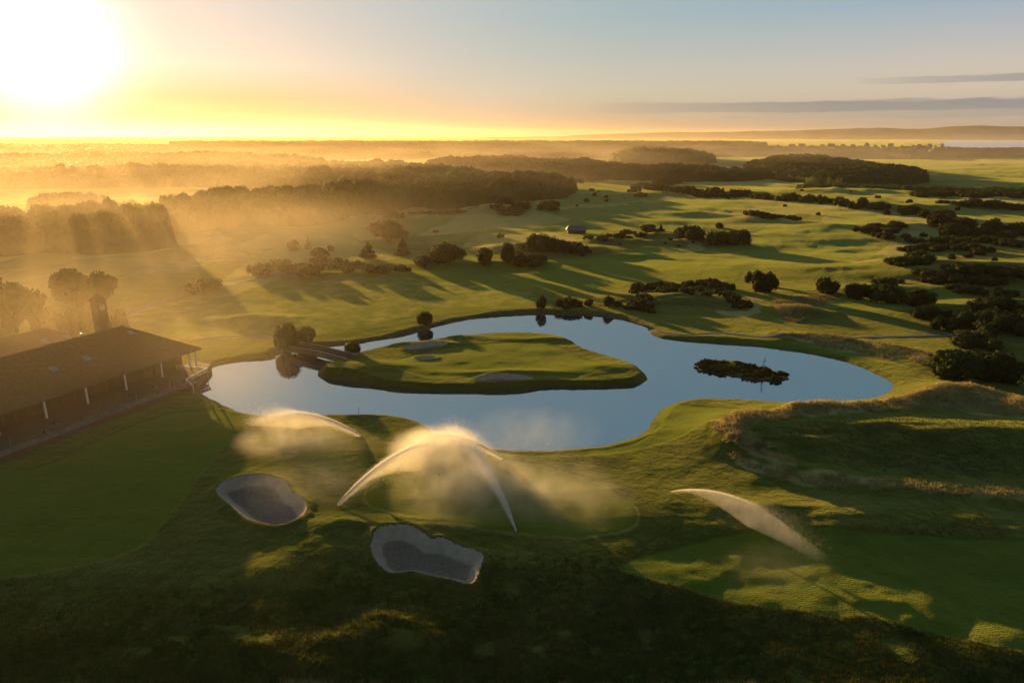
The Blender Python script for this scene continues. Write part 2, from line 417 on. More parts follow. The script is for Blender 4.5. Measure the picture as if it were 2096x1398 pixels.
# ------------------------------------------------------------------ surface masks
def px_poly(pts, z=1.0, n=3): return Poly(Gs(pts, z), n)
MOWN = [px_poly(p) for p in [
 [(-200,1190),(-200,960),(60,960),(200,900),(330,850),(440,838),(492,855),(470,900),(425,960),(360,1040),(290,1105),(180,1142),(0,1165)],
 [(740,1025),(800,950),(900,925),(1080,945),(1200,975),(1275,1015),(1310,1050),(1290,1078),(1200,1090),(1060,1085),(850,1060)],
 [(1260,1150),(1400,1100),(1620,1075),(1850,1090),(2300,1120),(2300,1320),(1800,1250),(1560,1225),(1400,1190)],
 [(260,665),(440,630),(560,590),(900,585),(1060,590),(1100,620),(1000,632),(900,642),(780,670),(640,685),(540,690),(400,690)],
 [(700,560),(860,555),(1180,530),(1340,510),(1560,540),(1500,575),(1280,585),(1100,598),(900,580),(760,585)],
 [(880,440),(1130,440),(1420,440),(1480,455),(1380,470),(1180,470),(1000,485),(880,470)],
 [(1180,425),(1400,412),(1540,412),(1440,440),(1300,455),(1150,440)],
 [(1560,470),(1750,440),(1850,460),(1780,520),(1560,545),(1450,540),(1420,520)],
 [(480,600),(540,520),(640,480),(720,480),(760,530),(640,560),(560,600)],
 [(1720,610),(1840,615),(1960,640),(2096,640),(2096,620),(1920,600),(1850,640),(1700,640)],
 [(1330,820),(1440,835),(1620,845),(1850,822),(1930,790),(1880,760),(1700,722),(1400,700),(1600,700),(1800,735),(1900,770),(1905,810),(1840,838),(1600,858),(1480,872),(1400,900),(1200,935),(900,925),(900,905),(1100,930),(1300,905),(1350,860)],
]]
DRY = [px_poly(p) for p in [
 [(1460,895),(1530,868),(1650,855),(1850,828),(1940,800),(2000,805),(2200,850),(2200,870),(1950,845),(1850,850),(1600,885),(1540,905),(1560,935),(1620,965),(1540,945),(1480,920)],
 [(1590,692),(1700,696),(1800,712),(1925,742),(1922,757),(1800,732),(1650,704)],
 [(1585,640),(1600,612),(1720,610),(1660,630),(1640,660),(1610,655)],
 [(1500,945),(1620,975),(1850,990),(2200,1015),(2200,1030),(1800,1003),(1600,985)],
 [(1440,365),(1650,372),(1750,390),(1650,400),(1500,395),(1380,392)],
 [(1800,540),(1900,500),(2000,480),(1960,470),(1850,500),(1750,545)],
 [(440,590),(560,500),(660,480),(760,505),(830,530),(700,545),(560,580),(470,610)],
 [(560,1398),(900,1385),(1300,1398),(1300,1440),(500,1440)],
 [(1480,600),(1560,620),(1540,650),(1470,640)],
 [(850,480),(1000,430),(1170,452),(1000,470)],
]]
sunlit_gold = px_poly([(200,700),(260,640),(440,600),(700,570),(860,570),(1060,590),(1110,615),(1000,632),(900,640),(780,668),(640,685),(540,690),(400,700)])
HEATH = [px_poly(p) for p in [
 [(1270,625),(1290,600),(1400,585),(1520,605),(1540,640),(1420,632),(1330,632)],
 [(1760,570),(1850,520),(1960,480),(2200,470),(2200,610),(2000,600),(1850,600)],
 [(1830,640),(2200,600),(2200,790),(2060,800),(1940,760),(1950,700),(1850,680)],
 [(1640,640),(1860,640),(1900,680),(1640,680)],
 [(1500,900),(1700,880),(1900,860),(2200,880),(2200,985),(1900,985),(1700,965),(1560,930)],
 
 [(780,852),(850,852),(885,880),(880,898),(800,880)],
 [(1180,505),(1070,500),(1080,525),(1260,520),(1330,495),(1240,480)],
 [(1190,378),(1400,372),(1650,395),(1850,415),(1960,440),(1880,445),(1700,415),(1500,405),(1300,400)],
]]
def masks(x, y):
    mo = np.zeros(x.shape); dr = mo.copy(); he = mo.copy()
    rr_ = np.hypot(x, y); kf = np.clip(rr_ / 220, 1, 5); wob = 1.2 * kf * fbm(x / 9 / kf, y / 9 / kf, 101, 3)
    for p in MOWN: mo = np.maximum(mo, sst(.5, -.7, p.sdf(x, y, 12) + wob * .5))
    for p in DRY: q_ = (p.sdf(x, y, 40) + 2 * wob) / kf; dr = np.maximum(dr, sst(3.5, -3.5, q_))
    for k_, p in enumerate(HEATH): he = np.maximum(he, (.6 if k_ == 4 else 1) * sst(5, -5, p.sdf(x, y, 12) + 2.5 * wob))
    for p_ in MOWN[1:2]: dr = np.maximum(dr, .46 * np.exp(-((p_.sdf(x, y, 12) + .3 + .2 * wob) / .6) ** 2))
    dr = np.maximum(dr, .42 * sst(4, -4, sunlit_gold.sdf(x, y, 30) + wob))  # sunlight on the left fairways painted in, as straw tint in this mask
    r = np.hypot(x, y)
    he = np.maximum(he, .10 * sst(100, 80, y - .1 * x + 9 * fbm(x / 12, y / 9, 105, 3)) * (r < 130))
    far = sst(480, 700, r)
    mo = np.maximum(mo, far * sst(-.05, .12, fbm(x / 110, y / 130, 111, 3)))
    he = np.maximum(he, sst(330, 480, r) * .7 * sst(.12, .34, fbm(x / 50, y / 60, 125, 3)) * (1 - mo))
    dr = np.maximum(dr, sst(330, 480, r) * .9 * sst(-.06, .16, fbm(x / 60, y / 90, 121, 3)) * (1 - .6 * mo))
    d = pond.sdf(x, y, 8)
    # bare muddy margin along the far shore
    mud = sst(4.5, 2.5, d) * sst(-.2, .2, d) * sst(215, 235, y) * sst(75, 40, x)
    mud = np.maximum(mud, .7 * sst(.7, .2, d) * sst(-2, -1, d))
    far_grey = .42 * sst(320, 620, r) * (1 - .8 * np.clip(he + dr, 0, 1)) + .25 * sst(900, 2500, r)  # turf greyed and lightened with distance from the camera
    return dict(mown=mo, dry=dr, heath=he, mud=mud, far_grey=far_grey)

def set_attr(o, name, v):
    a = o.data.attributes.new(name, 'FLOAT', 'POINT'); a.data.foreach_set('value', np.asarray(v, np.float32))

def mk_ground():
    r = [4., 12, 22, 32, 42, 50, 56]
    while r[-1] < 26000:
        d = r[-1]; r.append(d + max(.3, min(.44 * (d / 150) ** 2, .012 * d if d > 900 else 1e9, 40 + d * .012)))
    r = np.array(r)
    a = np.concatenate([np.linspace(-180, -47, 50)[:-1], np.linspace(-47, 47, 900), np.linspace(47, 180, 50)[1:-1]])
    a = np.radians(a)
    A, Rr = np.meshgrid(a, r); X = (Rr * np.sin(A)).ravel(); Y = (Rr * np.cos(A)).ravel()
    Z = hground(X, Y)
    # sea basin on the right, far off
    seam = sst(0, 200, 5200 * 0 + -(sea_poly.sdf(X, Y, 400)))
    Z = Z * (1 - seam) + (-3) * seam
    nr, na = len(r), len(a)
    i = np.arange(nr - 1)[:, None] * na; j = np.arange(na)[None, :]; jn = (j + 1) % na
    F = np.stack([i + j, i + jn, i + na + jn, i + na + j], -1).reshape(-1, 4)
    o = mesh_np('ground', np.stack([X, Y, Z], 1), F, M['ground'], True)
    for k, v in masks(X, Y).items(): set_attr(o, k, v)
    tag(o, kind='structure')
    return o
sea_poly = Poly(Gs([(1885,297),(1925,300),(2000,303),(2096,307),(2600,312),(2600,279.6),(2000,279.6),(1960,281),(1905,285),(1930,288),(1900,292)], 0), 1)

def grid_poly(name, poly, step, zf, matl, margin=0.0, kind=None, sm=True):
    lo = poly.lo - margin - step; hi = poly.hi + margin + step
    xs = np.arange(lo[0], hi[0], step); ys = np.arange(lo[1], hi[1], step)
    X, Y = np.meshgrid(xs, ys); s = poly.sdf(X.ravel(), Y.ravel(), margin + 4)
    X = X.ravel(); Y = Y.ravel(); nx = len(xs); ny = len(ys)
    i = np.arange(ny - 1)[:, None] * nx; j = np.arange(nx - 1)[None, :]
    F = np.stack([i + j, i + j + 1, i + nx + j + 1, i + nx + j], -1).reshape(-1, 4)
    F = F[(s[F] < margin).any(1)]
    u = np.unique(F); mp = np.full(len(X), -1); mp[u] = np.arange(len(u)); F = mp[F]
    X, Y = X[u], Y[u]
    o = mesh_np(name, np.stack([X, Y, zf(X, Y)], 1), F, matl, sm)
    if kind: o['kind'] = kind
    return o, X, Y

ground = mk_ground()
grid_poly('pond', pond, 1.5, lambda x, y: 0 * x, M['water'], 2.0, 'structure')
grid_poly('sea', sea_poly, 90, lambda x, y: 0 * x - .5, M['sea'], 0, 'structure')
isl, X, Y = grid_poly('island', island, .4, hisl, M['ground'], 2.0, 'structure')
ed = -island.sdf(X, Y, 40)
core = Poly(Gs([(800,745),(860,722),(960,706),(1080,700),(1150,712),(1190,732),(1240,748),(1200,768),(1110,772),(1060,762),(960,768),(860,770)], 1.8), 3)
set_attr(isl, 'mown', np.maximum(sst(1, -1, core.sdf(X, Y, 6)), .0)); set_attr(isl, 'dry', .12 + 0 * X); set_attr(isl, 'heath', .15 * sst(3, 1, ed)); set_attr(isl, 'mud', .6 * sst(.8, .2, ed))
def hislet(x, y):
    d = -(islet.sdf(x, y, 20) + .5 * fbm(x / 1.5, y / 1.5, 83, 2)); return np.where(d < 0, np.maximum(d, -1), np.minimum(d * .5, .5))
il, X, Y = grid_poly('reed_island', islet, .4, hislet, M['ground'], 2.0, 'structure')
set_attr(il, 'mown', 0 * X); set_attr(il, 'dry', 0 * X); set_attr(il, 'heath', 1 + 0 * X); set_attr(il, 'mud', .3 + 0 * X)

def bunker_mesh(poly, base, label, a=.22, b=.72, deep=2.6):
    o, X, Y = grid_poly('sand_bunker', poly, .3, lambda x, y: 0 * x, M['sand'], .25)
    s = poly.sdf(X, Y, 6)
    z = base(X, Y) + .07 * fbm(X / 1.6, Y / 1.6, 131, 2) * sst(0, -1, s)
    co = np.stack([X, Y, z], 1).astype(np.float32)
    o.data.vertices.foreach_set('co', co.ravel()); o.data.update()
    set_attr(o, 'inner_dark', sst(-.7, -2.4, s))  # sand turns darker and browner inward, paler at the rim
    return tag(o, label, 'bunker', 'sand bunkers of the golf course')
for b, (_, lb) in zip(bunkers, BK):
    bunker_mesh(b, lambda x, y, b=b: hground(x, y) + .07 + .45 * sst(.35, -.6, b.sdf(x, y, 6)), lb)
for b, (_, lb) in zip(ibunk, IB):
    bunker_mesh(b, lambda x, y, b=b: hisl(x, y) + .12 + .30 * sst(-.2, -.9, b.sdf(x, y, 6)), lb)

def strip(name, px, w, dz=.12, kind='structure', label=None):
    pts = smooth([P(*q)[:2] for q in px], 8, False); V = []; F = []
    for i, p in enumerate(pts):
        a = np.array(pts[max(i - 1, 0)]); b = np.array(pts[min(i + 1, len(pts) - 1)]); d = b - a; d /= np.linalg.norm(d) + 1e-9
        nrm = np.array([-d[1], d[0]])
        for k in (-1, -.35, .35, 1):
            q = np.array(p) + nrm * k * w / 2; V.append((q[0], q[1], float(hground(*q)[0]) + dz - (.25 if abs(k) == 1 else 0)))
    for i in range(len(pts) - 1):
        for k in range(3): F.append((i * 4 + k, i * 4 + k + 1, i * 4 + 5 + k, i * 4 + 4 + k))
    o = mesh_np(name, V, F, M['path'], True)
    return tag(o, kind=kind)
strip('path', [(235,652),(300,628),(375,602),(450,585),(530,570),(620,566)], 4.5)
strip('path', [(1290,672),(1380,684),(1480,682),(1600,686),(1720,690),(1850,689),(1990,684),(2150,680)], 3.2, .14)
strip('path', [(390,696),(460,688),(540,690),(596,702)], 3.0, .14)

# ------------------------------------------------------------------ foliage builders
def ico(sub=1):
    t = (1 + 5 ** .5) / 2
    v = [(-1,t,0),(1,t,0),(-1,-t,0),(1,-t,0),(0,-1,t),(0,1,t),(0,-1,-t),(0,1,-t),(t,0,-1),(t,0,1),(-t,0,-1),(-t,0,1)]
    f = [(0,11,5),(0,5,1),(0,1,7),(0,7,10),(0,10,11),(1,5,9),(5,11,4),(11,10,2),(10,7,6),(7,1,8),(3,9,4),(3,4,2),(3,2,6),(3,6,8),(3,8,9),(4,9,5),(2,4,11),(6,2,10),(8,6,7),(9,8,1)]
    v = [np.array(q, float) / np.linalg.norm(q) for q in v]
    for _ in range(sub):
        c = {}; nf = []
        def m(a, b):
            k = (min(a, b), max(a, b))
            if k not in c: q = v[a] + v[b]; v.append(q / np.linalg.norm(q)); c[k] = len(v) - 1
            return c[k]
        for a, b, d in f: x, y, z = m(a, b), m(b, d), m(d, a); nf += [(a, x, z), (b, y, x), (d, z, y), (x, y, z)]
        f = nf
    return np.array(v), np.array(f)
ICO1 = ico(1)

def leaves(centers, normals, size, g=rng):
    """one irregular leaf-spray triangle at each centre"""
    n = len(centers)
    nn = normals + g.normal(0, .7, (n, 3)); nn /= np.linalg.norm(nn, axis=1)[:, None] + 1e-9
    t = np.cross(nn, g.normal(0, 1, (n, 3))); t /= np.linalg.norm(t, axis=1)[:, None] + 1e-9
    b = np.cross(nn, t); s = size * g.uniform(.6, 1.4, (n, 1))
    V = np.stack([centers - t * s * .5 - b * s * .35, centers + t * s * .5 - b * s * .3, centers + b * s * .65 + t * s * g.uniform(-.3, .3, (n, 1))], 1).reshape(-1, 3)
    return V, np.arange(3 * n).reshape(-1, 3)

def crown(lobes, nleaf, size, g, core=.8, squash=1.0):
    Vs = []; Fs = []; b = 0
    for (c, r) in lobes:
        c = np.array(c, float); r = np.array(r, float)
        v, f = ICO1; w = v * r * core * (1 + g.normal(0, .07, (len(v), 1))) + c
        Vs.append(w); Fs.append(f + b); b += len(w)
        k = max(20, int(nleaf * (r[0] * r[1] + r[2] * r[0]) / sum(q[1][0] * q[1][1] + q[1][2] * q[1][0] for q in lobes)))
        d = g.normal(0, 1, (k, 3)); d /= np.linalg.norm(d, axis=1)[:, None]
        rad = g.uniform(.82, 1.1, (k, 1))
        V, F = leaves(c + d * r * rad, d, size, g); Vs.append(V); Fs.append(F + b); b += len(V)
    return np.concatenate(Vs), np.concatenate(Fs)

def template(kind, seed):
    """unit-ish plant: height 1, radius about 1; returns crown arrays and a trunk MB (or None)"""
    g = np.random.default_rng(seed); L = []; tr = None
    if kind == 'broad':
        for i in range(13):
            a = g.uniform(0, 6.28); q = g.uniform(0, .62); z = g.uniform(.28, .80) - q * .10
            L.append(((q * math.cos(a), q * math.sin(a), z), (g.uniform(.26, .40),) * 2 + (g.uniform(.15, .22),)))
        L += [((0, 0, .70), (.5, .5, .27)), ((.2, .15, .5), (.42, .42, .22)), ((-.25, -.1, .5), (.42, .4, .22))]
        V, F = crown(L, 3400, .095, g, .9)
        tr = MB(); tr.tube([(0, 0, -.03), (.01, 0, .2), (0, .02, .5)], [.055, .042, .025])
        for k in range(5):
            a = k * 1.26 + g.uniform(0, .5); tr.tube([(0, 0, .22 + .04 * k), (.2 * math.cos(a), .2 * math.sin(a), .42), (.42 * math.cos(a), .42 * math.sin(a), .6)], [.028, .018, .007], 5)
    elif kind == 'umbrella':
        for i in range(14):
            a = g.uniform(0, 6.28); q = g.uniform(.1, .68)
            L.append(((q * math.cos(a), q * math.sin(a), .74 - q * .18 + g.uniform(-.04, .04)), (g.uniform(.24, .36),) * 2 + (g.uniform(.14, .22),)))
        L += [((0, 0, .74), (.6, .6, .2)), ((.2, .1, .66), (.5, .5, .18)), ((-.25, -.1, .68), (.45, .5, .18))]
        V, F = crown(L, 3600, .085, g, .92)
        tr = MB(); tr.tube([(0, 0, -.03), (.03, 0, .25), (-.02, .02, .6)], [.06, .045, .03])
        for k in range(6):
            a = k * 1.05 + g.uniform(0, .5); tr.tube([(.02, 0, .22 + .03 * k), (.25 * math.cos(a), .25 * math.sin(a), .45), (.5 * math.cos(a), .5 * math.sin(a), .62)], [.03, .02, .008], 5)
    elif kind == 'cone':
        for i in range(9):
            z = .12 + i * .095; q = .95 * (1 - z) ** .9
            for k in range(3 if q > .25 else 1):
                a = g.uniform(0, 6.28); L.append(((q * .35 * math.cos(a), q * .35 * math.sin(a), z), (q * .7 + .04, q * .7 + .04, .10)))
        V, F = crown(L, 2200, .07, g)
        tr = MB(); tr.tube([(0, 0, -.03), (0, 0, .5), (0, 0, .9)], [.05, .035, .01])
    elif kind == 'bush':
        for i in range(9):
            a = g.uniform(0, 6.28); q = g.uniform(0, .6); r = g.uniform(.3, .46)
            L.append(((q * math.cos(a), q * math.sin(a), g.uniform(.3, .62) - q * .25), (r, r, g.uniform(.24, .36))))
        V, F = crown(L, 1500, .11, g)
        V[:, 2] = np.maximum(V[:, 2], -.05)
    elif kind == 'low':
        for i in range(16):
            a = g.uniform(0, 6.28); q = g.uniform(0, .85) ; r = g.uniform(.18, .34)
            L.append(((q * math.cos(a), q * math.sin(a), g.uniform(.15, .5) * (1 - .4 * q)), (r, r, g.uniform(.25, .42))))
        V, F = crown(L, 1700, .09, g); V[:, 2] = np.maximum(V[:, 2], -.05)
    elif kind == 'ball':
        L = [((0, 0, .5), (.93, .93, .47))] + [((.72 * math.cos(a), .72 * math.sin(a), .4 + .1 * math.sin(3 * a)), (.26, .26, .28)) for a in np.linspace(0, 6.28, 9)[:-1]]
        V, F = crown(L, 3200, .07, g, .93)
        tr = MB(); tr.tube([(0, 0, -.05), (0, 0, .3)], [.07, .05])
    return V, F, tr

TPL = {}
def get_tpl(kind, seed, matl, trunk):
    key = (kind, seed, matl, trunk)
    if key not in TPL:
        V, F, tr = template(kind, seed)
        me = mesh_np('crown' if trunk else 'shrub', V, F, M[matl]); mesh = me.data; bpy.data.objects.remove(me)
        tm = None
        if trunk and tr:
            t = tr.build('trunk', M['bark'], None, True); tm = t.data; bpy.data.objects.remove(t)
        TPL[key] = (mesh, tm)
    return TPL[key]

def plant(name, kind, x, y, z, rad, hgt, label, cat, group=None, matl='gorse', trunk=False, ry=None, seed=None):
    seed = random.randrange(4) if seed is None else seed
    mesh, tm = get_tpl(kind, seed, matl, trunk)
    rz = random.uniform(0, 6.28) if ry is None else 0.0
    sca = (rad, ry or rad * random.uniform(.85, 1.15), hgt)
    if trunk:
        o = empty(name, (x, y, z), rz); o.scale = sca
        for nm, m in (('crown', mesh), ('trunk', tm)):
            if m is None: continue
            c = bpy.data.objects.new(nm, m); col.objects.link(c); c.parent = o
    else:
        o = bpy.data.objects.new(name, mesh); col.objects.link(o); o.location = (x, y, z); o.rotation_euler = (0, 0, rz); o.scale = sca
    return tag(o, label, cat, group)

def at_px(name, kind, px, top, base, wpx, label, cat, group=None, matl='gorse', trunk=False, depth=None, seed=None):
    """px centre, top and base rows in the photo, width in photo pixels"""
    x, y, z = P(px, base)
    D = math.hypot(math.hypot(x, y), H - z)
    rad = wpx / FPX * D / 2; el = math.atan2(H - z, math.hypot(x, y))
    y += rad * .5
    z = float(hground(x, y)[0])
    hg = max((base - top) / FPX * D * math.cos(math.atan((699 - base) / FPX)) ** -1 / max(math.cos(el), .5) - rad * .5 * math.sin(el), rad * .35)
    return plant(name, kind, x, y, z - .05, rad, hg, label, cat, group, matl, trunk, depth, seed)

# ------------------------------------------------------------------ trees and shrubs that stand alone
BR, UM, CO, BU, LO, BA = 'broad', 'umbrella', 'cone', 'bush', 'low', 'ball'
SOLO = [
 # name, kind, px, top, base, width, material, trunk, label, category
 ('broadleaf_tree', BR, 12, 600, 690, 110, 'oak', True, 'big dark tree at the left edge behind the clubhouse roofs', 'tree'),
 ('broadleaf_tree', BR, -50, 585, 690, 120, 'oak', True, 'tall tree cut off by the left edge of the photo behind the clubhouse', 'tree'),
 ('broadleaf_tree', BR, 136, 564, 640, 88, 'oak', True, 'wide domed tree, left one of the pair above the clock tower', 'tree'),
 ('broadleaf_tree', BR, 200, 568, 640, 66, 'oak', True, 'domed tree directly behind the clock tower', 'tree'),
 ('bush', BU, 168, 618, 682, 56, 'oak', False, 'tall rounded bush just left of the clock tower', 'bush'),
 ('bush', BU, 238, 632, 682, 42, 'oak', False, 'rounded bush just right of the clock tower', 'bush'),
 ('bush', BU, 70, 628, 690, 60, 'oak', False, 'bush between the big left tree and the rear roof', 'bush'),
 ('bush', BU, 112, 640, 690, 48, 'oak', False, 'low bush under the wide domed tree', 'bush'),
 ('bush', LO, 410, 568, 602, 68, 'gorse', False, 'flat topped bush alone beside the grey path', 'bush'),
 ('small_tree', BA, 600, 492, 516, 24, 'oak', True, 'small round tree on the pale dune, leftmost of the dune trees', 'tree'),
 ('small_tree', CO, 630, 486, 512, 18, 'oak', True, 'narrow upright tree on the pale dune', 'tree'),
 ('bush', BU, 650, 503, 530, 42, 'gorse', False, 'rounded bush at the foot of the narrow upright dune tree', 'bush'),
 ('bush', BU, 676, 500, 516, 18, 'gorse', False, 'tiny bush on the pale dune right of the upright tree', 'bush'),
 ('conifer_tree', CO, 752, 496, 530, 44, 'pine', True, 'cone shaped tree in front of the big spreading tree', 'tree'),
 ('conifer_tree', CO, 822, 487, 524, 40, 'pine', True, 'cone shaped tree right of the big spreading tree', 'tree'),
 ('broadleaf_tree', BR, 790, 452, 500, 104, 'oak', True, 'big spreading tree above the two cone shaped trees', 'tree'),
 ('bush', BU, 912, 500, 550, 116, 'gorse', False, 'largest dark bush of the row between the dune and the fairway', 'bush'),
 ('bush', BU, 864, 520, 548, 50, 'gorse', False, 'left end bush of the dark row between the dune and the fairway', 'bush'),
 ('bush', BU, 990, 503, 545, 46, 'gorse', False, 'pointed bush just right of the largest dark bush', 'bush'),
 ('small_tree', BA, 1039, 498, 542, 30, 'oak', True, 'upright round tree at the right end of the dark bush row', 'tree'),
 ('bush', LO, 1085, 514, 545, 96, 'gorse', False, 'long low bush right of the upright round tree', 'bush'),
 ('bush', LO, 1115, 474, 520, 90, 'gorse', False, 'broad bush on the mound left of the grey shelter', 'bush'),
 ('bush', LO, 1175, 490, 520, 60, 'gorse', False, 'bush below the grey shelter', 'bush'),
 ('hedge', LO, 1127, 404, 432, 60, 'gorse', False, 'blocky hedge standing alone in the middle distance', 'hedge'),
 ('round_tree', BA, 869, 637, 666, 34, 'oak', True, 'single clipped round tree on the far bank reflected in the pond', 'tree'),
 ('round_tree', BA, 585, 668, 724, 50, 'oak', True, 'largest clipped round tree at the left front corner of the bridge', 'tree'),
 ('round_tree', BA, 624, 669, 702, 40, 'oak', True, 'clipped round tree at the left rear corner of the bridge', 'tree'),
 ('bush', BU, 1558, 547, 600, 46, 'pine', False, 'tall dark bush, left half of the pair beside the bright fairway', 'bush'),
 ('bush', BU, 1578, 556, 602, 44, 'pine', False, 'tall dark bush, right half of the pair beside the bright fairway', 'bush'),
 ('bush', BU, 1536, 554, 580, 24, 'pine', False, 'small bush leaning on the left side of the tall dark pair', 'bush'),
 ('bush', BU, 1690, 569, 606, 64, 'pine', False, 'round dark bush, leftmost of the row above the orange knoll', 'bush'),
 ('bush', BU, 1762, 580, 614, 70, 'pine', False, 'second dark bush of the row above the orange knoll', 'bush'),
 ('bush', BU, 1828, 582, 622, 72, 'pine', False, 'highest dark bush of the row above the orange knoll', 'bush'),
 ('bush', BU, 1884, 590, 628, 60, 'pine', False, 'last dark bush of the row above the orange knoll', 'bush'),
 ('broad_bush', BU, 1985, 722, 784, 138, 'pine', False, 'large black spreading bush at the right end of the pond', 'bush'),
 ('broad_bush', BU, 2052, 726, 784, 96, 'pine', False, 'bush joined to the right side of the large black bush by the pond', 'bush'),
 ('thicket', LO, 2040, 634, 684, 120, 'pine', False, 'wide dark thicket at the right edge above the large black spreading bush', 'thicket'),
 ('thicket', LO, 2110, 632, 684, 110, 'pine', False, 'dark thicket cut off by the right edge of the photo', 'thicket'),
 ('bush', LO, 2010, 676, 716, 100, 'gorse', False, 'low dark bush between the right edge thickets and the large black bush', 'bush'),
 ('hedge', LO, 1420, 460, 492, 86, 'gorse', False, 'left half of the thick hedge in the middle of the course', 'hedge'),
 ('hedge', LO, 1480, 468, 502, 76, 'gorse', False, 'right half of the thick hedge in the middle of the course', 'hedge'),
 ('bush', BU, 1524, 468, 503, 46, 'gorse', False, 'rounded bush closing the right end of the thick hedge', 'bush'),
 ('bush', BU, 1330, 459, 474, 50, 'gorse', False, 'bush on the rise left of the thick hedge', 'bush'),
 ('bush', CO, 1353, 459, 474, 12, 'gorse', False, 'little pointed bush on the rise left of the thick hedge', 'bush'),
 ('bush', BU, 1110, 600, 632, 34, 'gorse', False, 'round bush at the left end of the row behind the pond', 'bush'),
 ('bush', LO, 1160, 604, 630, 62, 'gorse', False, 'longest bush of the row behind the pond', 'bush'),
 ('bush', BU, 1206, 609, 628, 26, 'gorse', False, 'smallest bush of the row behind the pond', 'bush'),
 ('bush', BU, 1246, 604, 630, 36, 'gorse', False, 'fourth bush of the row behind the pond, beside the dark mound', 'bush'),
 ('bush', LO, 1318, 604, 634, 60, 'gorse', False, 'dark bush at the foot of the heath mound behind the pond', 'bush'),
 ('bush', BU, 1900, 383, 392, 26, 'gorse', False, 'lone round bush far off on the right of the course', 'bush'),
]
for nm, k, px, top, base, w, mt, tr, lb, cat in SOLO:
    at_px(nm, k, px, top, base, w, lb, cat, None, mt, tr)
# the round tree at the island end of the bridge stands on the island
bx, by = G(722, 722, 2.0)
plant('round_tree', BA, bx, by, 1.5, 2.75, 4.3, 'clipped round tree at the island end of the bridge', 'tree', None, 'oak', True)

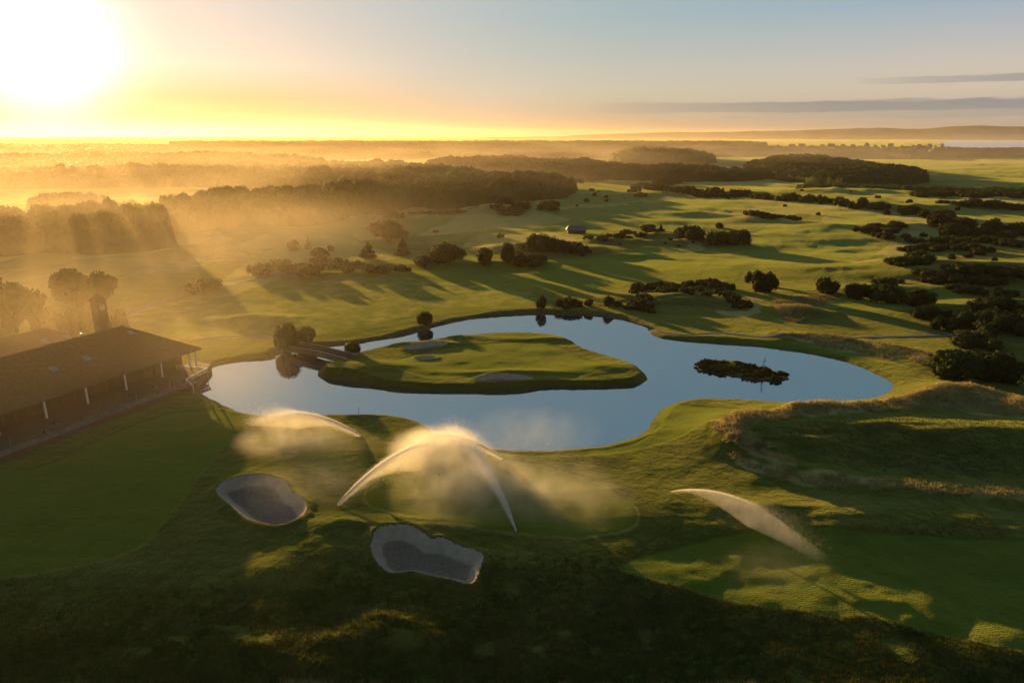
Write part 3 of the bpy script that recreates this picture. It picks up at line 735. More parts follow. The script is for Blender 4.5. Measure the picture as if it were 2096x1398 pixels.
# rows and patches of shrubs nobody could tell apart: same label, same group
ROWS = [
 # polyline px, count, (min,max width px), height/width, jitter px, kind, mat, label, cat, group
 ([(520,560),(570,556),(640,566)], 9, (34,60), .5, 6, LO, 'gorse', 'bush of the wide flat topped thicket below the pale dune', 'thicket left of the bush row'),
 ([(640,545),(700,552),(780,560),(830,556)], 12, (22,46), .5, 6, LO, 'gorse', 'low bush in the patchy scrub under the cone shaped trees', 'scrub under the cone shaped trees'),
 ([(1200,498),(1280,488),(1340,478)], 7, (26,44), .4, 6, LO, 'gorse', 'low bush on the rise right of the grey shelter', 'bushes right of the shelter'),
 ([(1070,512),(1130,518),(1210,516)], 6, (26,44), .5, 6, LO, 'gorse', 'bush on the shaded slope in front of the shelter', 'bushes in front of the shelter'),
 ([(1290,612),(1350,598),(1420,594),(1480,606),(1530,625)], 22, (24,50), .45, 14, LO, 'gorse', 'low scrub bush covering the dark mound behind the pond', 'scrub on the dark mound'),
 ([(1780,585),(1860,560),(1940,570),(2010,590),(2100,592)], 15, (40,76), .36, 22, LO, 'gorse', 'dark gorse bush in the large heath patch at right', 'heath bushes at right'),
 ([(1840,540),(1920,515),(2000,505),(2100,500)], 12, (34,66), .34, 20, LO, 'gorse', 'dark gorse bush on the upper part of the heath patch at right', 'upper heath bushes at right'),
 ([(1920,478),(1990,482),(2040,490),(2110,486)], 7, (40,60), .5, 8, BU, 'gorse', 'bush on the skyline of the heath patch at right', 'bushes topping the heath'),
 ([(1900,660),(1980,665),(2060,650),(2130,648)], 6, (50,80), .4, 12, LO, 'pine', 'black bush in the shaded hollow at the right edge', 'bushes in the right hollow'),
 ([(1950,735),(2010,745),(2090,752)], 5, (40,60), .4, 10, LO, 'gorse', 'low bush behind the large black bush by the pond', 'bushes behind the black bush'),
 ([(1290,398),(1360,392),(1440,400),(1510,405),(1580,410)], 16, (26,42), .42, 4, LO, 'gorse', 'bush of the long dark hedge line, left part', 'left part of the long hedge line'),
 ([(1600,414),(1680,416),(1760,424),(1820,432)], 12, (26,40), .5, 4, LO, 'gorse', 'bush of the long dark hedge line, middle part', 'middle part of the long hedge line'),
 ([(1835,436),(1880,444),(1930,450),(1965,455)], 7, (30,44), .5, 4, BU, 'gorse', 'bush at the right end of the long dark hedge line', 'right end of the long hedge line'),
 ([(1290,388),(1380,378),(1400,376)], 5, (28,44), .4, 4, LO, 'gorse', 'bush on the low rise above the long hedge line', 'bushes above the hedge line'),
 ([(1300,372),(1420,366),(1540,364),(1660,366)], 12, (26,46), .32, 4, LO, 'gorse', 'small far bush along the back of the dry grass', 'bushes behind the dry grass'),
 ([(1880,402),(1960,404),(2040,404),(2110,408)], 9, (34,60), .3, 5, LO, 'gorse', 'bush in the far right hedge line', 'far right hedge line'),
 ([(1930,424),(2000,424),(2110,430)], 6, (34,60), .3, 4, LO, 'gorse', 'bush in the near right hedge line', 'near right hedge line'),
 ([(1770,478),(1840,482),(1900,498)], 8, (26,50), .35, 10, LO, 'heather', 'scrub bush in the rough beyond the right fairway', 'scrub beyond the right fairway'),
 ([(1640,455),(1580,448),(1530,452)], 5, (26,40), .35, 6, LO, 'heather', 'scrub bush on the shaded dune beyond the hedge', 'scrub on the far dune'),
 ([(1010,432),(1040,436),(1075,440)], 5, (34,56), .45, 6, LO, 'gorse', 'bush on the dark mound left of the blocky hedge', 'bushes on the left dark mound'),
 ([(730,450),(770,446),(815,452)], 5, (36,60), .4, 6, LO, 'gorse', 'bush on the hazy mound above the big spreading tree', 'bushes on the hazy mound'),
 ([(1260,622),(1290,634),(1340,640)], 5, (20,34), .5, 4, LO, 'gorse', 'small bush by the track behind the pond', 'bushes by the track'),
 ([(840,440),(900,440),(950,437)], 6, (24,36), .3, 2, LO, 'gorse', 'bush in the short hedge below the pale field', 'short hedge below the pale field'),
 ([(1180,376),(1200,372),(1240,368)], 4, (24,40), .5, 3, BU, 'gorse', 'bush at the edge of the wood near the first dunes', 'bushes at the wood edge'),
 ([(1480,900),(1540,915),(1600,935)], 7, (16,30), .35, 12, LO, 'fescue', 'tussocky bush at the tip of the fescue dune', 'tussocks on the dune tip'),
 ([(1430,748),(1470,752),(1520,758),(1570,768),(1605,774)], 60, (22,40), .42, 11, LO, 'heather', 'clump of the low scrub that covers the small pond island', 'scrub on the small island'),
]
for pl, n, (w0, w1), hw, jit, kind, mt, lb, grp in ROWS:
    pts = np.array(smooth(pl, 6, False)); seg = np.r_[0, np.cumsum(np.hypot(*np.diff(pts, axis=0).T))]
    for i in range(n):
        s = (i + .5 + random.uniform(-.3, .3)) / n * seg[-1]
        px = np.interp(s, seg, pts[:, 0]); py = np.interp(s, seg, pts[:, 1]) + random.uniform(-jit, jit)
        w = random.uniform(w0, w1)
        if 'pond island' in lb:
            x, y = G(px, py, .3)
            if islet.sdf(np.array([x]), np.array([y]))[0] > -.7: continue
            r = random.uniform(1.3, 2.2); plant('shrub', kind, x, y, .25, r, r * .8, lb, 'shrub', grp, mt)
        else:
            at_px('shrub', kind, px, py - w * hw, py, w, lb, 'shrub', grp, mt)

k_ = 0
while k_ < 70:
    px = random.uniform(860, 2090); py = random.uniform(385, 545)
    x, y = G(px, py); xa, ya = np.array([x]), np.array([y])
    if px < 1150 and py > 500: continue
    if min(p_.sdf(xa, ya, 6)[0] for p_ in MOWN) < 3: continue
    w_ = random.uniform(7, 24) * (.6 + (py - 385) / 250)
    at_px('shrub', random.choice((LO, BU)), px, py - w_ * .6, py, w_, 'small scrub bush dotted over the rough of the middle links', 'shrub', 'scrub dotted over the middle links', 'gorse' if random.random() < .6 else 'heather'); k_ += 1

# leafless sapling on the reed island
def sapling():
    x, y = G(1562, 765, .4); t = MB(); t.tube([(x, y, .2), (x + .1, y, 2.2), (x - .2, y, 5.2)], [.09, .06, .02], 6)
    for k in range(26):
        z = random.uniform(1.8, 5.0); a = random.uniform(0, 6.28); l = random.uniform(.5, 1.1)
        t.tube([(x, y, z), (x + l * math.cos(a) * .6, y + l * math.sin(a) * .6, z + .5), (x + l * math.cos(a), y + l * math.sin(a), z + .8)], [.03, .02, .01], 4)
    o = t.build('sapling', M['bark'])
    return tag(o, 'thin bare sapling standing on the small scrub island', 'sapling')
sapling()

# ------------------------------------------------------------------ woods that read as one mass
def woods(poly_px, height, label, cell=9.0, z0=0.0, cards=26000, ragged=6.0):
    poly = Poly(Gs(poly_px, 1.0), 3)
    c = (poly.lo + poly.hi) / 2
    corners = poly.p; rr = np.hypot(corners[:, 0], corners[:, 1]); aa = np.arctan2(corners[:, 0], corners[:, 1])
    r0, r1 = rr.min() - 20, rr.max() + 20; a0, a1 = aa.min() - .02, aa.max() + .02
    nr = int(min(230, (r1 - r0) / 2.2)); na = int(min(520, (a1 - a0) / .0012))
    r = np.geomspace(r0, r1, nr); a = np.linspace(a0, a1, na)
    A, Rr = np.meshgrid(a, r); X = (Rr * np.sin(A)).ravel(); Y = (Rr * np.cos(A)).ravel()
    s = poly.sdf(X, Y, 60) + ragged * fbm(X / (cell * 2.2), Y / (cell * 2.2), 141, 2)
    best = np.zeros(X.shape)
    ix = np.floor(X / cell); iy = np.floor(Y / cell)
    for dx in (-1, 0, 1):
        for dy in (-1, 0, 1):
            jx = ix + dx; jy = iy + dy
            cx = (jx + .15 + .7 * _h(jx, jy, 151)) * cell; cy = (jy + .15 + .7 * _h(jx, jy, 152)) * cell
            R0 = cell * (.55 + .3 * _h(jx, jy, 153)); hh = .72 + .42 * _h(jx, jy, 154) ** 1.5
            q = 1 - ((X - cx) ** 2 + (Y - cy) ** 2) / R0 ** 2
            best = np.maximum(best, np.where(q > 0, (hh - .3) + .3 * np.sqrt(np.maximum(q, 0)), 0))
    best = np.maximum(best, .42) * (1 + .10 * fbm(X / 2.5, Y / 2.5, 161, 2))
    best *= 1 + .25 * fbm(X / 70, Y / 70, 171, 2)
    hz = hland(X, Y)
    Z = hz + height * best * sst(1.5, -3.0, s) - .4 + z0 * sst(0, -60, s)
    i = np.arange(nr - 1)[:, None] * na; j = np.arange(na - 1)[None, :]
    F = np.stack([i + j, i + j + 1, i + na + j + 1, i + na + j], -1).reshape(-1, 4)
    F = F[(s[F] < 1.5).any(1)]
    V = np.stack([X, Y, Z], 1)
    inside = np.where((s < -.5))[0]
    if len(inside) and cards:
        n = min(cards, len(inside) * 2); k = rng.choice(inside, n)
        c = V[k] + rng.normal(0, .5, (n, 3)) + np.array([0, 0, .3]); D = np.hypot(c[:, 0], c[:, 1])
        sz = (cell * .11) * np.clip(D / 900, .8, 1.6)[:, None]
        nn = np.tile([0, -.3, .9], (n, 1)); LV, LF = leaves(c, nn, 1.0); LV = (LV.reshape(-1, 3, 3) - c[:, None]) * sz[:, None] + c[:, None]
        LV = LV.reshape(-1, 3)
        F = np.concatenate([F, np.concatenate([LF, LF[:, 2:3]], 1) + len(V)]) if False else F
        u = np.unique(F); mp = np.full(len(V), -1); mp[u] = np.arange(len(u)); Fq = mp[F]; Vq = V[u]
        T1 = Fq[:, [0, 1, 2]]; T2 = Fq[:, [0, 2, 3]]
        V = np.concatenate([Vq, LV]); F = np.concatenate([T1, T2, LF + len(Vq)])
    o = mesh_np('woods', V, F, M['oak'], False)
    return tag(o, label, 'woods', None, 'stuff')
woods([(-260,535),(0,528),(120,520),(250,520),(350,506),(362,496),(330,484),(250,478),(100,480),(0,486),(-260,490)], 21, 'nearest hazy wood on the left, darkest of the mist bound woods', 10)
woods([(100,442),(210,436),(330,452),(345,446),(250,428),(130,424),(60,432)], 12, 'thin hazy tree belt behind the nearest left wood', 9)
woods([(345,480),(430,474),(560,464),(700,454),(860,420),(960,412),(960,402),(820,402),(720,412),(600,422),(480,430),(400,436),(335,448)], 18, 'hazy wood stepping up to the right beyond the pale mist field', 10, z0=5)
woods([(-260,392),(0,388),(200,384),(420,384),(640,396),(760,412),(900,425),(1040,412),(1110,408),(1172,392),(1165,382),(1060,384),(980,372),(900,362),(800,350),(720,348),(600,336),(400,331),(150,331),(0,334),(-260,334)], 16, 'broad golden wood filling the middle distance at left', 13, z0=9, cards=40000)
woods([(380,322),(600,324),(860,326),(900,318),(850,309),(600,305),(380,302)], 17, 'far thin line of trees glowing below the low sun', 15, cards=9000)
woods([(880,352),(1000,358),(1200,364),(1400,366),(1500,366),(1580,362),(1560,356),(1400,354),(1320,350),(1200,342),(1050,336),(900,342)], 16, 'long dark wood across the centre behind the first dunes', 13, cards=16000)
woods([(1250,334),(1340,340),(1440,340),(1462,334),(1400,326),(1330,320),(1270,322)], 20, 'small dark wooded rise in the centre distance', 15, z0=12, cards=8000)
woods([(1520,352),(1600,366),(1750,378),(1860,374),(1900,366),(1850,358),(1760,346),(1700,337),(1620,336),(1540,340)], 14, 'dark wooded hill in front of the flat green field at right', 13, z0=8, cards=14000)
woods([(-260,322),(0,318),(350,322),(400,312),(300,303),(-260,300)], 18, 'far wood under the sun at the left edge', 15, cards=6000)
woods([(900,322),(1100,330),(1300,322),(1560,318),(1700,322),(1950,323),(2000,316),(1900,306),(1600,304),(1200,300),(900,302)], 13, 'far dark belt of trees around the distant town', 17, cards=12000)
woods([(1860,324),(2000,322),(2300,322),(2300,313),(2000,311),(1880,312)], 13, 'dark belt of trees on the shore of the sea inlet', 17, cards=6000)
woods([(1640,386),(1800,392),(2000,398),(2300,402),(2300,394),(2000,390),(1800,384),(1660,378)], 7, 'low dark scrub belt below the flat green field', 9, cards=9000)
woods([(400,302),(900,304),(1500,302),(1500,296),(900,294),(400,294)], 22, 'very far tree line on the horizon', 30, cards=4000)
woods([(830,412),(880,404),(1000,398),(1100,392),(1172,388),(1172,400),(1110,414),(1000,426),(900,432)], 12, 'shoulder of trees where the golden wood meets the pale field', 11, cards=9000)

# ------------------------------------------------------------------ far hills
def hills():
    a = np.linspace(R(-2), R(52), 500); r = np.geomspace(10600, 17500, 80)
    A, Rr = np.meshgrid(a, r); X = (Rr * np.sin(A)).ravel(); Y = (Rr * np.cos(A)).ravel(); A = A.ravel(); Rr = Rr.ravel()
    deg = np.degrees(A)
    nb = fbm(deg / 2.4, deg * 0, 181, 4)
    pb = np.interp(deg, [-2, 3, 5, 12, 17.7, 24.7, 29.5, 32.8, 36.5, 45, 52], [-8, -4, 2, 9, 13, 23, 23, 32, 27, 20, 16]) + 3.5 * nb
    pf = np.interp(deg, [15, 17, 20, 25, 30, 36, 52], [-8, -1, 4, 7, 7, 10, 9]) + 2 * fbm(deg / 1.1, deg * 0, 191, 3)
    back = np.exp(-((Rr - 14500) / 1300) ** 2) * (70 + pb * 4.9)
    front = np.exp(-((Rr - 12000) / 450) ** 2) * np.maximum(70 + pf * 7.5, 0) * sst(12, 20, deg)
    Z = np.maximum(back, front) * (1 + .05 * fbm(X / 300, Y / 500, 195, 3)) - 12
    nr, na = len(r), len(a); i = np.arange(nr - 1)[:, None] * na; j = np.arange(na - 1)[None, :]
    F = np.stack([i + j, i + j + 1, i + na + j + 1, i + na + j], -1).reshape(-1, 4)
    o = mesh_np('hills', np.stack([X, Y, Z], 1), F, M['hill'], True); tag(o, kind='structure')
hills()

# ------------------------------------------------------------------ distant town
def house():
    r = empty('house'); b = MB(); b.box((0, 0, 3), (12, 8, 6)); b.add([(-6, -4, 6), (-6, 4, 6), (-6, 0, 9)], [(0, 2, 1)]); b.add([(6, -4, 6), (6, 4, 6), (6, 0, 9)], [(0, 1, 2)])
    b.build('wall', M['harl'], r)
    f = MB(); f.hexa([(-6.4, -4.5, 5.7), (6.4, -4.5, 5.7), (6.4, -4.3, 5.5), (-6.4, -4.3, 5.5)], [(-6.4, 0, 9.3), (6.4, 0, 9.3), (6.4, .01, 9.0), (-6.4, .01, 9.0)])
    f.hexa([(-6.4, 4.3, 5.5), (6.4, 4.3, 5.5), (6.4, 4.5, 5.7), (-6.4, 4.5, 5.7)], [(-6.4, -.01, 9.0), (6.4, -.01, 9.0), (6.4, 0, 9.31), (-6.4, 0, 9.31)])
    rf = f.build('roof', M['tile'], r); MB().box((4.4, 0, 9.4), (1, .8, 1.8)).build('chimney', M['harl'], rf)
    for x in (-3.5, 0, 3.5):
        for z in (1.7, 4.4): MB().box((x, -4.02, z), (1.3, .1, 1.3)).build('window', M['window'], r)
    return r
hp = house(); first = True
TOWN = [(1594,304),(1640,300),(1660,303),(1682,299),(1700,302),(1724,300),(1745,297),(1773,298),(1790,304),(1806,300),(1822,297),(1832,302),(1845,299),(1856,303),(1868,297),(1873,302),(1880,298),(1890,303),(1901,299),(1912,302),(1925,300),(1936,303),(1590,307),(1620,302),(1842,306),(1860,307),(1884,307),(1905,307)]
for i, (px, py) in enumerate(TOWN):
    o = hp if first else copy_tree(hp); first = False
    x, y = G(px, py + 9, 1); zz = float(hground(x, y)[0])
    k = random.uniform(1.3, 2.2); o.location = (x, y, max(zz, 1) + random.uniform(4, 12) * 1.0 - 2); o.scale = (k, k, k * random.uniform(1, 1.5)); o.rotation_euler[2] = random.uniform(0, 6.28)
    o.location.z = max(zz, .5) - .3; o.scale.z = k * 1.6
    tag(o, 'pale house of the distant town by the sea inlet', 'house', 'houses of the distant town')

# ------------------------------------------------------------------ clubhouse
O = np.array([-97.1, 202.5]); AV = np.array([-.424, -.906]); BV = np.array([-.906, .424])
def L(a, b, z): q = O + AV * a + BV * b; return (q[0], q[1], z)
def hiproof(mb, a0, a1, b0, b1, ze, zr, ra0, ra1, rb, th=.35):
    A, B, C, D = L(a0, b0, ze), L(a1, b0, ze), L(a1, b1, ze), L(a0, b1, ze); E, F = L(ra0, rb, zr), L(ra1, rb, zr)
    dn = lambda p, k=th: (p[0], p[1], p[2] - k)
    mb.add([A, B, C, D, E, F, dn(A), dn(B), dn(C), dn(D)], [(0, 4, 5, 1), (1, 5, 2), (2, 5, 4, 3), (3, 4, 0), (0, 1, 7, 6), (1, 2, 8, 7), (2, 3, 9, 8), (3, 0, 6, 9), (6, 7, 8, 9)])
def wallbox(mb, a0, a1, b0, b1, z0, z1):
    mb.hexa([L(a0, b0, z0), L(a1, b0, z0), L(a1, b1, z0), L(a0, b1, z0)], [L(a0, b0, z1), L(a1, b0, z1), L(a1, b1, z1), L(a0, b1, z1)])
def clubhouse():
    r = empty('clubhouse', (0, 0, 0))
    tag(r, 'long clubhouse with slate hip roofs, white posts and glazed front on the left', 'clubhouse')
    AE = 78
    f = MB(); hiproof(f, -1.5, AE, -.8, 35, 7.0, 15.0, 10.5, AE - 12, 17.2)
    main = f.build('roof', M['slate'], r)
    rd = MB(); rd.tube([L(10.5, 17.2, 15.06), L(AE - 12, 17.2, 15.06)], [.16, .16], 6); rd.tube([L(-1.5, -.8, 7.05), L(10.5, 17.2, 15.06)], [.13, .13], 6); rd.build('ridge_cap', M['slate'], main)
    g = MB(); g.tube([L(-1.6, -.95, 6.85), L(AE, -.95, 6.85)], [.12, .12], 6); g.build('gutter', M['dark'], main)
    f = MB(); hiproof(f, 6, 62, 33, 58, 6.5, 12.5, 16, 52, 46)
    rear = f.build('roof', M['slate'], r)
    def skylight(a, t, par, w=1.6, l=1.9, rearface=False):
        if not rearface:
            b = -.8 + t * 18.0; z = 7 + t * 8; sl = 8 / 18.0
        else:
            b = 33 + t * 13; z = 6.5 + t * 6; sl = 6 / 13
        m = MB(); q = []
        for (da, db) in ((-w / 2, -l / 2), (w / 2, -l / 2), (w / 2, l / 2), (-w / 2, l / 2)): q.append((a + da, b + db, z + db * sl))
        m.hexa([L(*p) for p in q], [L(p[0], p[1], p[2] + .16) for p in q]); fr = m.build('skylight', M['metal'], par)
        m = MB(); q2 = [(a + (p[0] - a) * .82, b + (p[1] - b) * .82, z + (p[1] - b) * .82 * sl) for p in q]
        m.hexa([L(p[0], p[1], p[2] + .1) for p in q2], [L(p[0], p[1], p[2] + .19) for p in q2]); m.build('pane', M['skyglass'], fr)
    for a, t in ((10.5, .78), (28.2, .52), (37.5, .5)): skylight(a, t, main)
    skylight(20, .55, rear, rearface=True); skylight(13.5, .5, rear, rearface=True)
    m = MB(); m.tube([L(23, 17.2, 15), L(23, 17.2, 16.0)], [.25, .25], 8); m.build('vent_pipe', M['metal'], main)
    # walls, recessed below the eaves
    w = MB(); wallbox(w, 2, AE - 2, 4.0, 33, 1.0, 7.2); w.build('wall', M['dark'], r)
    w = MB(); wallbox(w, 8, 60, 34.5, 56.5, 1.0, 6.9); w.build('wall', M['brick'], r)
    for k in range(24):
        a = 3.2 + k * 3.0
        if a > AE - 5: break
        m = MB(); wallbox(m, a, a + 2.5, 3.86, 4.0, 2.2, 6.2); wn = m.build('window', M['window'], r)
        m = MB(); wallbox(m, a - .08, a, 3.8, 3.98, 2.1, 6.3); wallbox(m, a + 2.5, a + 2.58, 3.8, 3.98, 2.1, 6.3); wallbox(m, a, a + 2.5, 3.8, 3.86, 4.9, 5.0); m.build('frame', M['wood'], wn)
    # terrace
    t = MB(); tp = [(-2.5, 3.9), (-2.5, -3), (12.5, -13.4), (AE, -13.4), (AE, 3.9)]; t.add([L(a, b, -.6) for a, b in tp] + [L(a, b, 2.0) for a, b in tp], [(4, 3, 2, 1, 0), (5, 6, 7, 8, 9)] + [(i, (i + 1) % 5, 5 + (i + 1) % 5, 5 + i) for i in range(5)]); t.build('terrace', M['decking'], r)
    t = MB(); wallbox(t, 12.4, AE, -13.75, -13.42, -.8, 2.35); t.build('retaining_wall', M['brick'], r)
    # front posts
    for a in (.6, 2.9, 12.6, 24.2, 35.4, 46.2, 57.4, 68.6):
        m = MB(); wallbox(m, a - .2, a + .2, -.45, -.05, 2.0, 6.8); m.build('post', M['white'], r)
    # balustrade with glass between slim posts
    m = MB(); m.tube([L(12.6, -13.55, 3.5), L(AE, -13.55, 3.5)], [.05, .05], 6); m.build('handrail', M['wood'], r)
    k = 0; a = 12.8
    while a < AE:
        m = MB(); big = k % 4 == 3
        m.bar(L(a, -13.55, 2.3), L(a, -13.55, 5.6 if big else 3.5), .16 if big else .09); m.build('railing_post', M['metal'], r)
        m = MB(); wallbox(m, a + .12, a + 2.45, -13.57, -13.53, 2.4, 3.42); m.build('glass_panel', M['glass'], r); a += 2.6; k += 1
    # triangular viewing deck pushed out over the pond
    q = [G(362, 756, 2.2), G(424, 761, 2.2), G(382, 783, 2.2), G(396, 797, 2.2), G(372, 800, 2.2), G(350, 780, 2.2)]
    d = MB(); pts = [(*p, 2.1) for p in (q[0], q[1], q[2], q[3], q[4], q[5])]
    n = len(pts); d.add([(p[0], p[1], 2.22) for p in pts] + [(p[0], p[1], 1.85) for p in pts], [tuple(range(n))[::-1], tuple(range(n, 2 * n))] + [(i, (i + 1) % n, n + (i + 1) % n, n + i) for i in range(n)])
    dk = d.build('viewing_deck', M['decking'], r)
    for i in range(3):
        A, B = q[i], q[i + 1]
        m = MB(); m.bar((*A, 3.35), (*B, 3.35), .22, .12); m.build('handrail', M['white'], dk)
        m = MB(); m.bar((*A, 2.75), (*B, 2.75), .03, .95); m.build('glass_panel', M['glass'], dk)
    for p in q[:4]:
        m = MB(); m.bar((p[0], p[1], -1.2), (p[0], p[1], 3.4), .16); m.build('railing_post', M['white'], dk)
    # clock tower
    T = np.array(G(208, 664, 8.0)); rz = math.atan2(AV[1], AV[0])
    tw = MB(); tw.box((T[0], T[1], 8.2), (3.4, 3.4, 16.4), rz); tb = tw.build('clock_tower', M['slate'], r)
    rf = MB(); c, s = math.cos(rz), math.sin(rz); cs = [(T[0] + (x * c - y * s) * 2.15, T[1] + (x * s + y * c) * 2.15, 16.3) for x, y in ((-1, -1), (1, -1), (1, 1), (-1, 1))]
    rf.add(cs + [(T[0], T[1], 18.8)], [(0, 1, 4), (1, 2, 4), (2, 3, 4), (3, 0, 4), (3, 2, 1, 0)]); rf.build('roof', M['slate'], tb)
    fx, fy = -BV[0], -BV[1]
    cl = MB(); cc = (T[0] + fx * 1.72, T[1] + fy * 1.72, 14.2); e1 = np.array([AV[0], AV[1], 0]); e2 = np.array([0, 0, 1.]); nv = np.array([fx, fy, 0])
    ring = [np.array(cc) + 1.05 * (math.cos(t) * e1 + math.sin(t) * e2) for t in np.linspace(0, 2 * math.pi, 25)[:-1]]
    cl.add([p for p in ring] + [p + nv * .12 for p in ring], [tuple(range(24)), tuple(range(24, 48))[::-1]] + [(i, 24 + i, 24 + (i + 1) % 24, (i + 1) % 24) for i in range(24)])
    fc = cl.build('clock_face', M['harl'], tb)
    c0 = np.array(cc) + nv * .15
    hd = MB(); hd.bar(c0, c0 + e2 * .8, .08); hd.bar(c0 + nv * .03, c0 + e1 * .5 - e2 * .2 + nv * .03, .1)
    for k in range(12):
        t = k * math.pi / 6; d = math.cos(t) * e1 + math.sin(t) * e2; hd.bar(c0 + d * .82, c0 + d * .98, .06)
    # clock hands and hour ticks belong to the face
    hd.build('clock_hands', M['black'], tb)
    return r
def skyglass():
    m, n, b = mat('skylight glass'); b.inputs['Base Color'].default_value = (.3, .32, .34, 1); b.inputs['Roughness'].default_value = .06; b.inputs['Specular IOR Level'].default_value = 1.0; b.inputs['Metallic'].default_value = .6; return m
M['skyglass'] = skyglass()
clubhouse()

# terrace furniture: tables with two chairs each
def table():
    r = empty('terrace_table'); t = MB(); t.tube([(0, 0, .72), (0, 0, .76)], [.6, .6], 16); t.build('tabletop', M['wood'], r)
    MB().tube([(0, 0, .03), (0, 0, .72)], [.05, .05], 8).build('pedestal', M['metal'], r); MB().tube([(0, 0, 0), (0, 0, .04)], [.3, .25], 12).build('base', M['metal'], r); return r
def chair():
    r = empty('terrace_chair'); MB().box((0, 0, .45), (.45, .45, .05)).build('seat', M['wood'], r); MB().box((0, .22, .75), (.45, .04, .5)).build('backrest', M['wood'], r)
    for x in (-.2, .2):
        for y in (-.2, .2): MB().box((x, y, .215), (.04, .04, .42)).build('leg', M['metal'], r)
    return r
tb0, ch0 = table(), chair(); ft = True
for k in range(11):
    a = 6 + k * 4.6; b = -6.5 if k % 2 else -10
    t = tb0 if ft else copy_tree(tb0); t.location = L(a, b, 2.0); tag(t, 'round wooden table on the clubhouse terrace', 'table', 'tables on the clubhouse terrace')
    for s in (-1, 1):
        c = ch0 if ft and s == -1 else copy_tree(ch0); c.location = L(a + s * 1.0, b, 2.0); c.rotation_euler[2] = random.uniform(0, 6.28)
        tag(c, 'brown chair at a table on the clubhouse terrace', 'chair', 'chairs on the clubhouse terrace')
    ft = False

# ------------------------------------------------------------------ footbridge
def bridge():
    r = empty('footbridge'); tag(r, 'wooden footbridge between the clipped round trees leading to the island', 'bridge')
    A = np.array([*G(603, 712, 1.7), 1.9]); B = np.array([*G(722, 738, 1.7), 1.9]); d = (B - A); Ln = np.linalg.norm(d); d /= Ln; nrm = np.array([-d[1], d[0], 0]); W = 2.4
    def q(t, s, z): 
        arch = .55 * math.sin(math.pi * t); p = A + d * Ln * t + nrm * s; return (p[0], p[1], 1.75 + arch + z)
    n = 12; m = MB()
    for i in range(n):
        t0, t1 = i / n, (i + 1) / n; m.hexa([q(t0, -W, -.25), q(t1, -W, -.25), q(t1, W, -.25), q(t0, W, -.25)], [q(t0, -W, 0), q(t1, -W, 0), q(t1, W, 0), q(t0, W, 0)])
    m.build('deck', M['wood'], r)
    for s in (-W, W):
        m = MB()
        for i in range(n):
            t0, t1 = i / n, (i + 1) / n; m.hexa([q(t0, s - .08, -.9), q(t1, s - .08, -.9), q(t1, s + .08, -.9), q(t0, s + .08, -.9)], [q(t0, s - .08, .95), q(t1, s - .08, .95), q(t1, s + .08, .95), q(t0, s + .08, .95)])
        m.build('side_panel', M['brick'], r)
        m = MB()
        for i in range(n): m.bar(q(i / n, s, 1.15), q((i + 1) / n, s, 1.15), .16, .08)
        m.build('handrail', M['harl'], r)
        for i in range(0, n + 1, 2):
            m = MB(); m.bar(q(i / n, s, -.2), q(i / n, s, 1.12), .12); m.build('railing_post', M['wood'], r)
    for t in (.3, .7):
        for s in (-1.6, 1.6):
            m = MB(); p = q(t, s, 0); m.tube([(p[0], p[1], -1.8), (p[0], p[1], 1.9)], [.18, .18], 8); m.build('pile', M['wood'], r)
bridge()

# ------------------------------------------------------------------ shelter, golfers, flags, stakes
def shelter():
    x, y, z = P(1180, 478); r = empty('shelter', (x, y, z)); tag(r, 'small grey roofed shelter alone on the course', 'shelter')
    MB().box((0, 0, 1.6), (13, 6, 3.4)).build('wall', M['dark'], r)
    f = MB(); f.add([(-8, -4.4, 3.1), (8, -4.4, 3.1), (8, 4.4, 3.1), (-8, 4.4, 3.1), (-6, 0, 6), (6, 0, 6)], [(0, 1, 5, 4), (1, 2, 5), (2, 3, 4, 5), (3, 0, 4), (3, 2, 1, 0)]); f.build('roof', M['metal'], r)
    MB().box((-3, -3.02, 1.2), (1.2, .1, 2.2)).build('door', M['wood'], r)
    for q in (1, 4): MB().box((q, -3.02, 1.9), (1.6, .1, 1.0)).build('window', M['window'], r)
shelter()

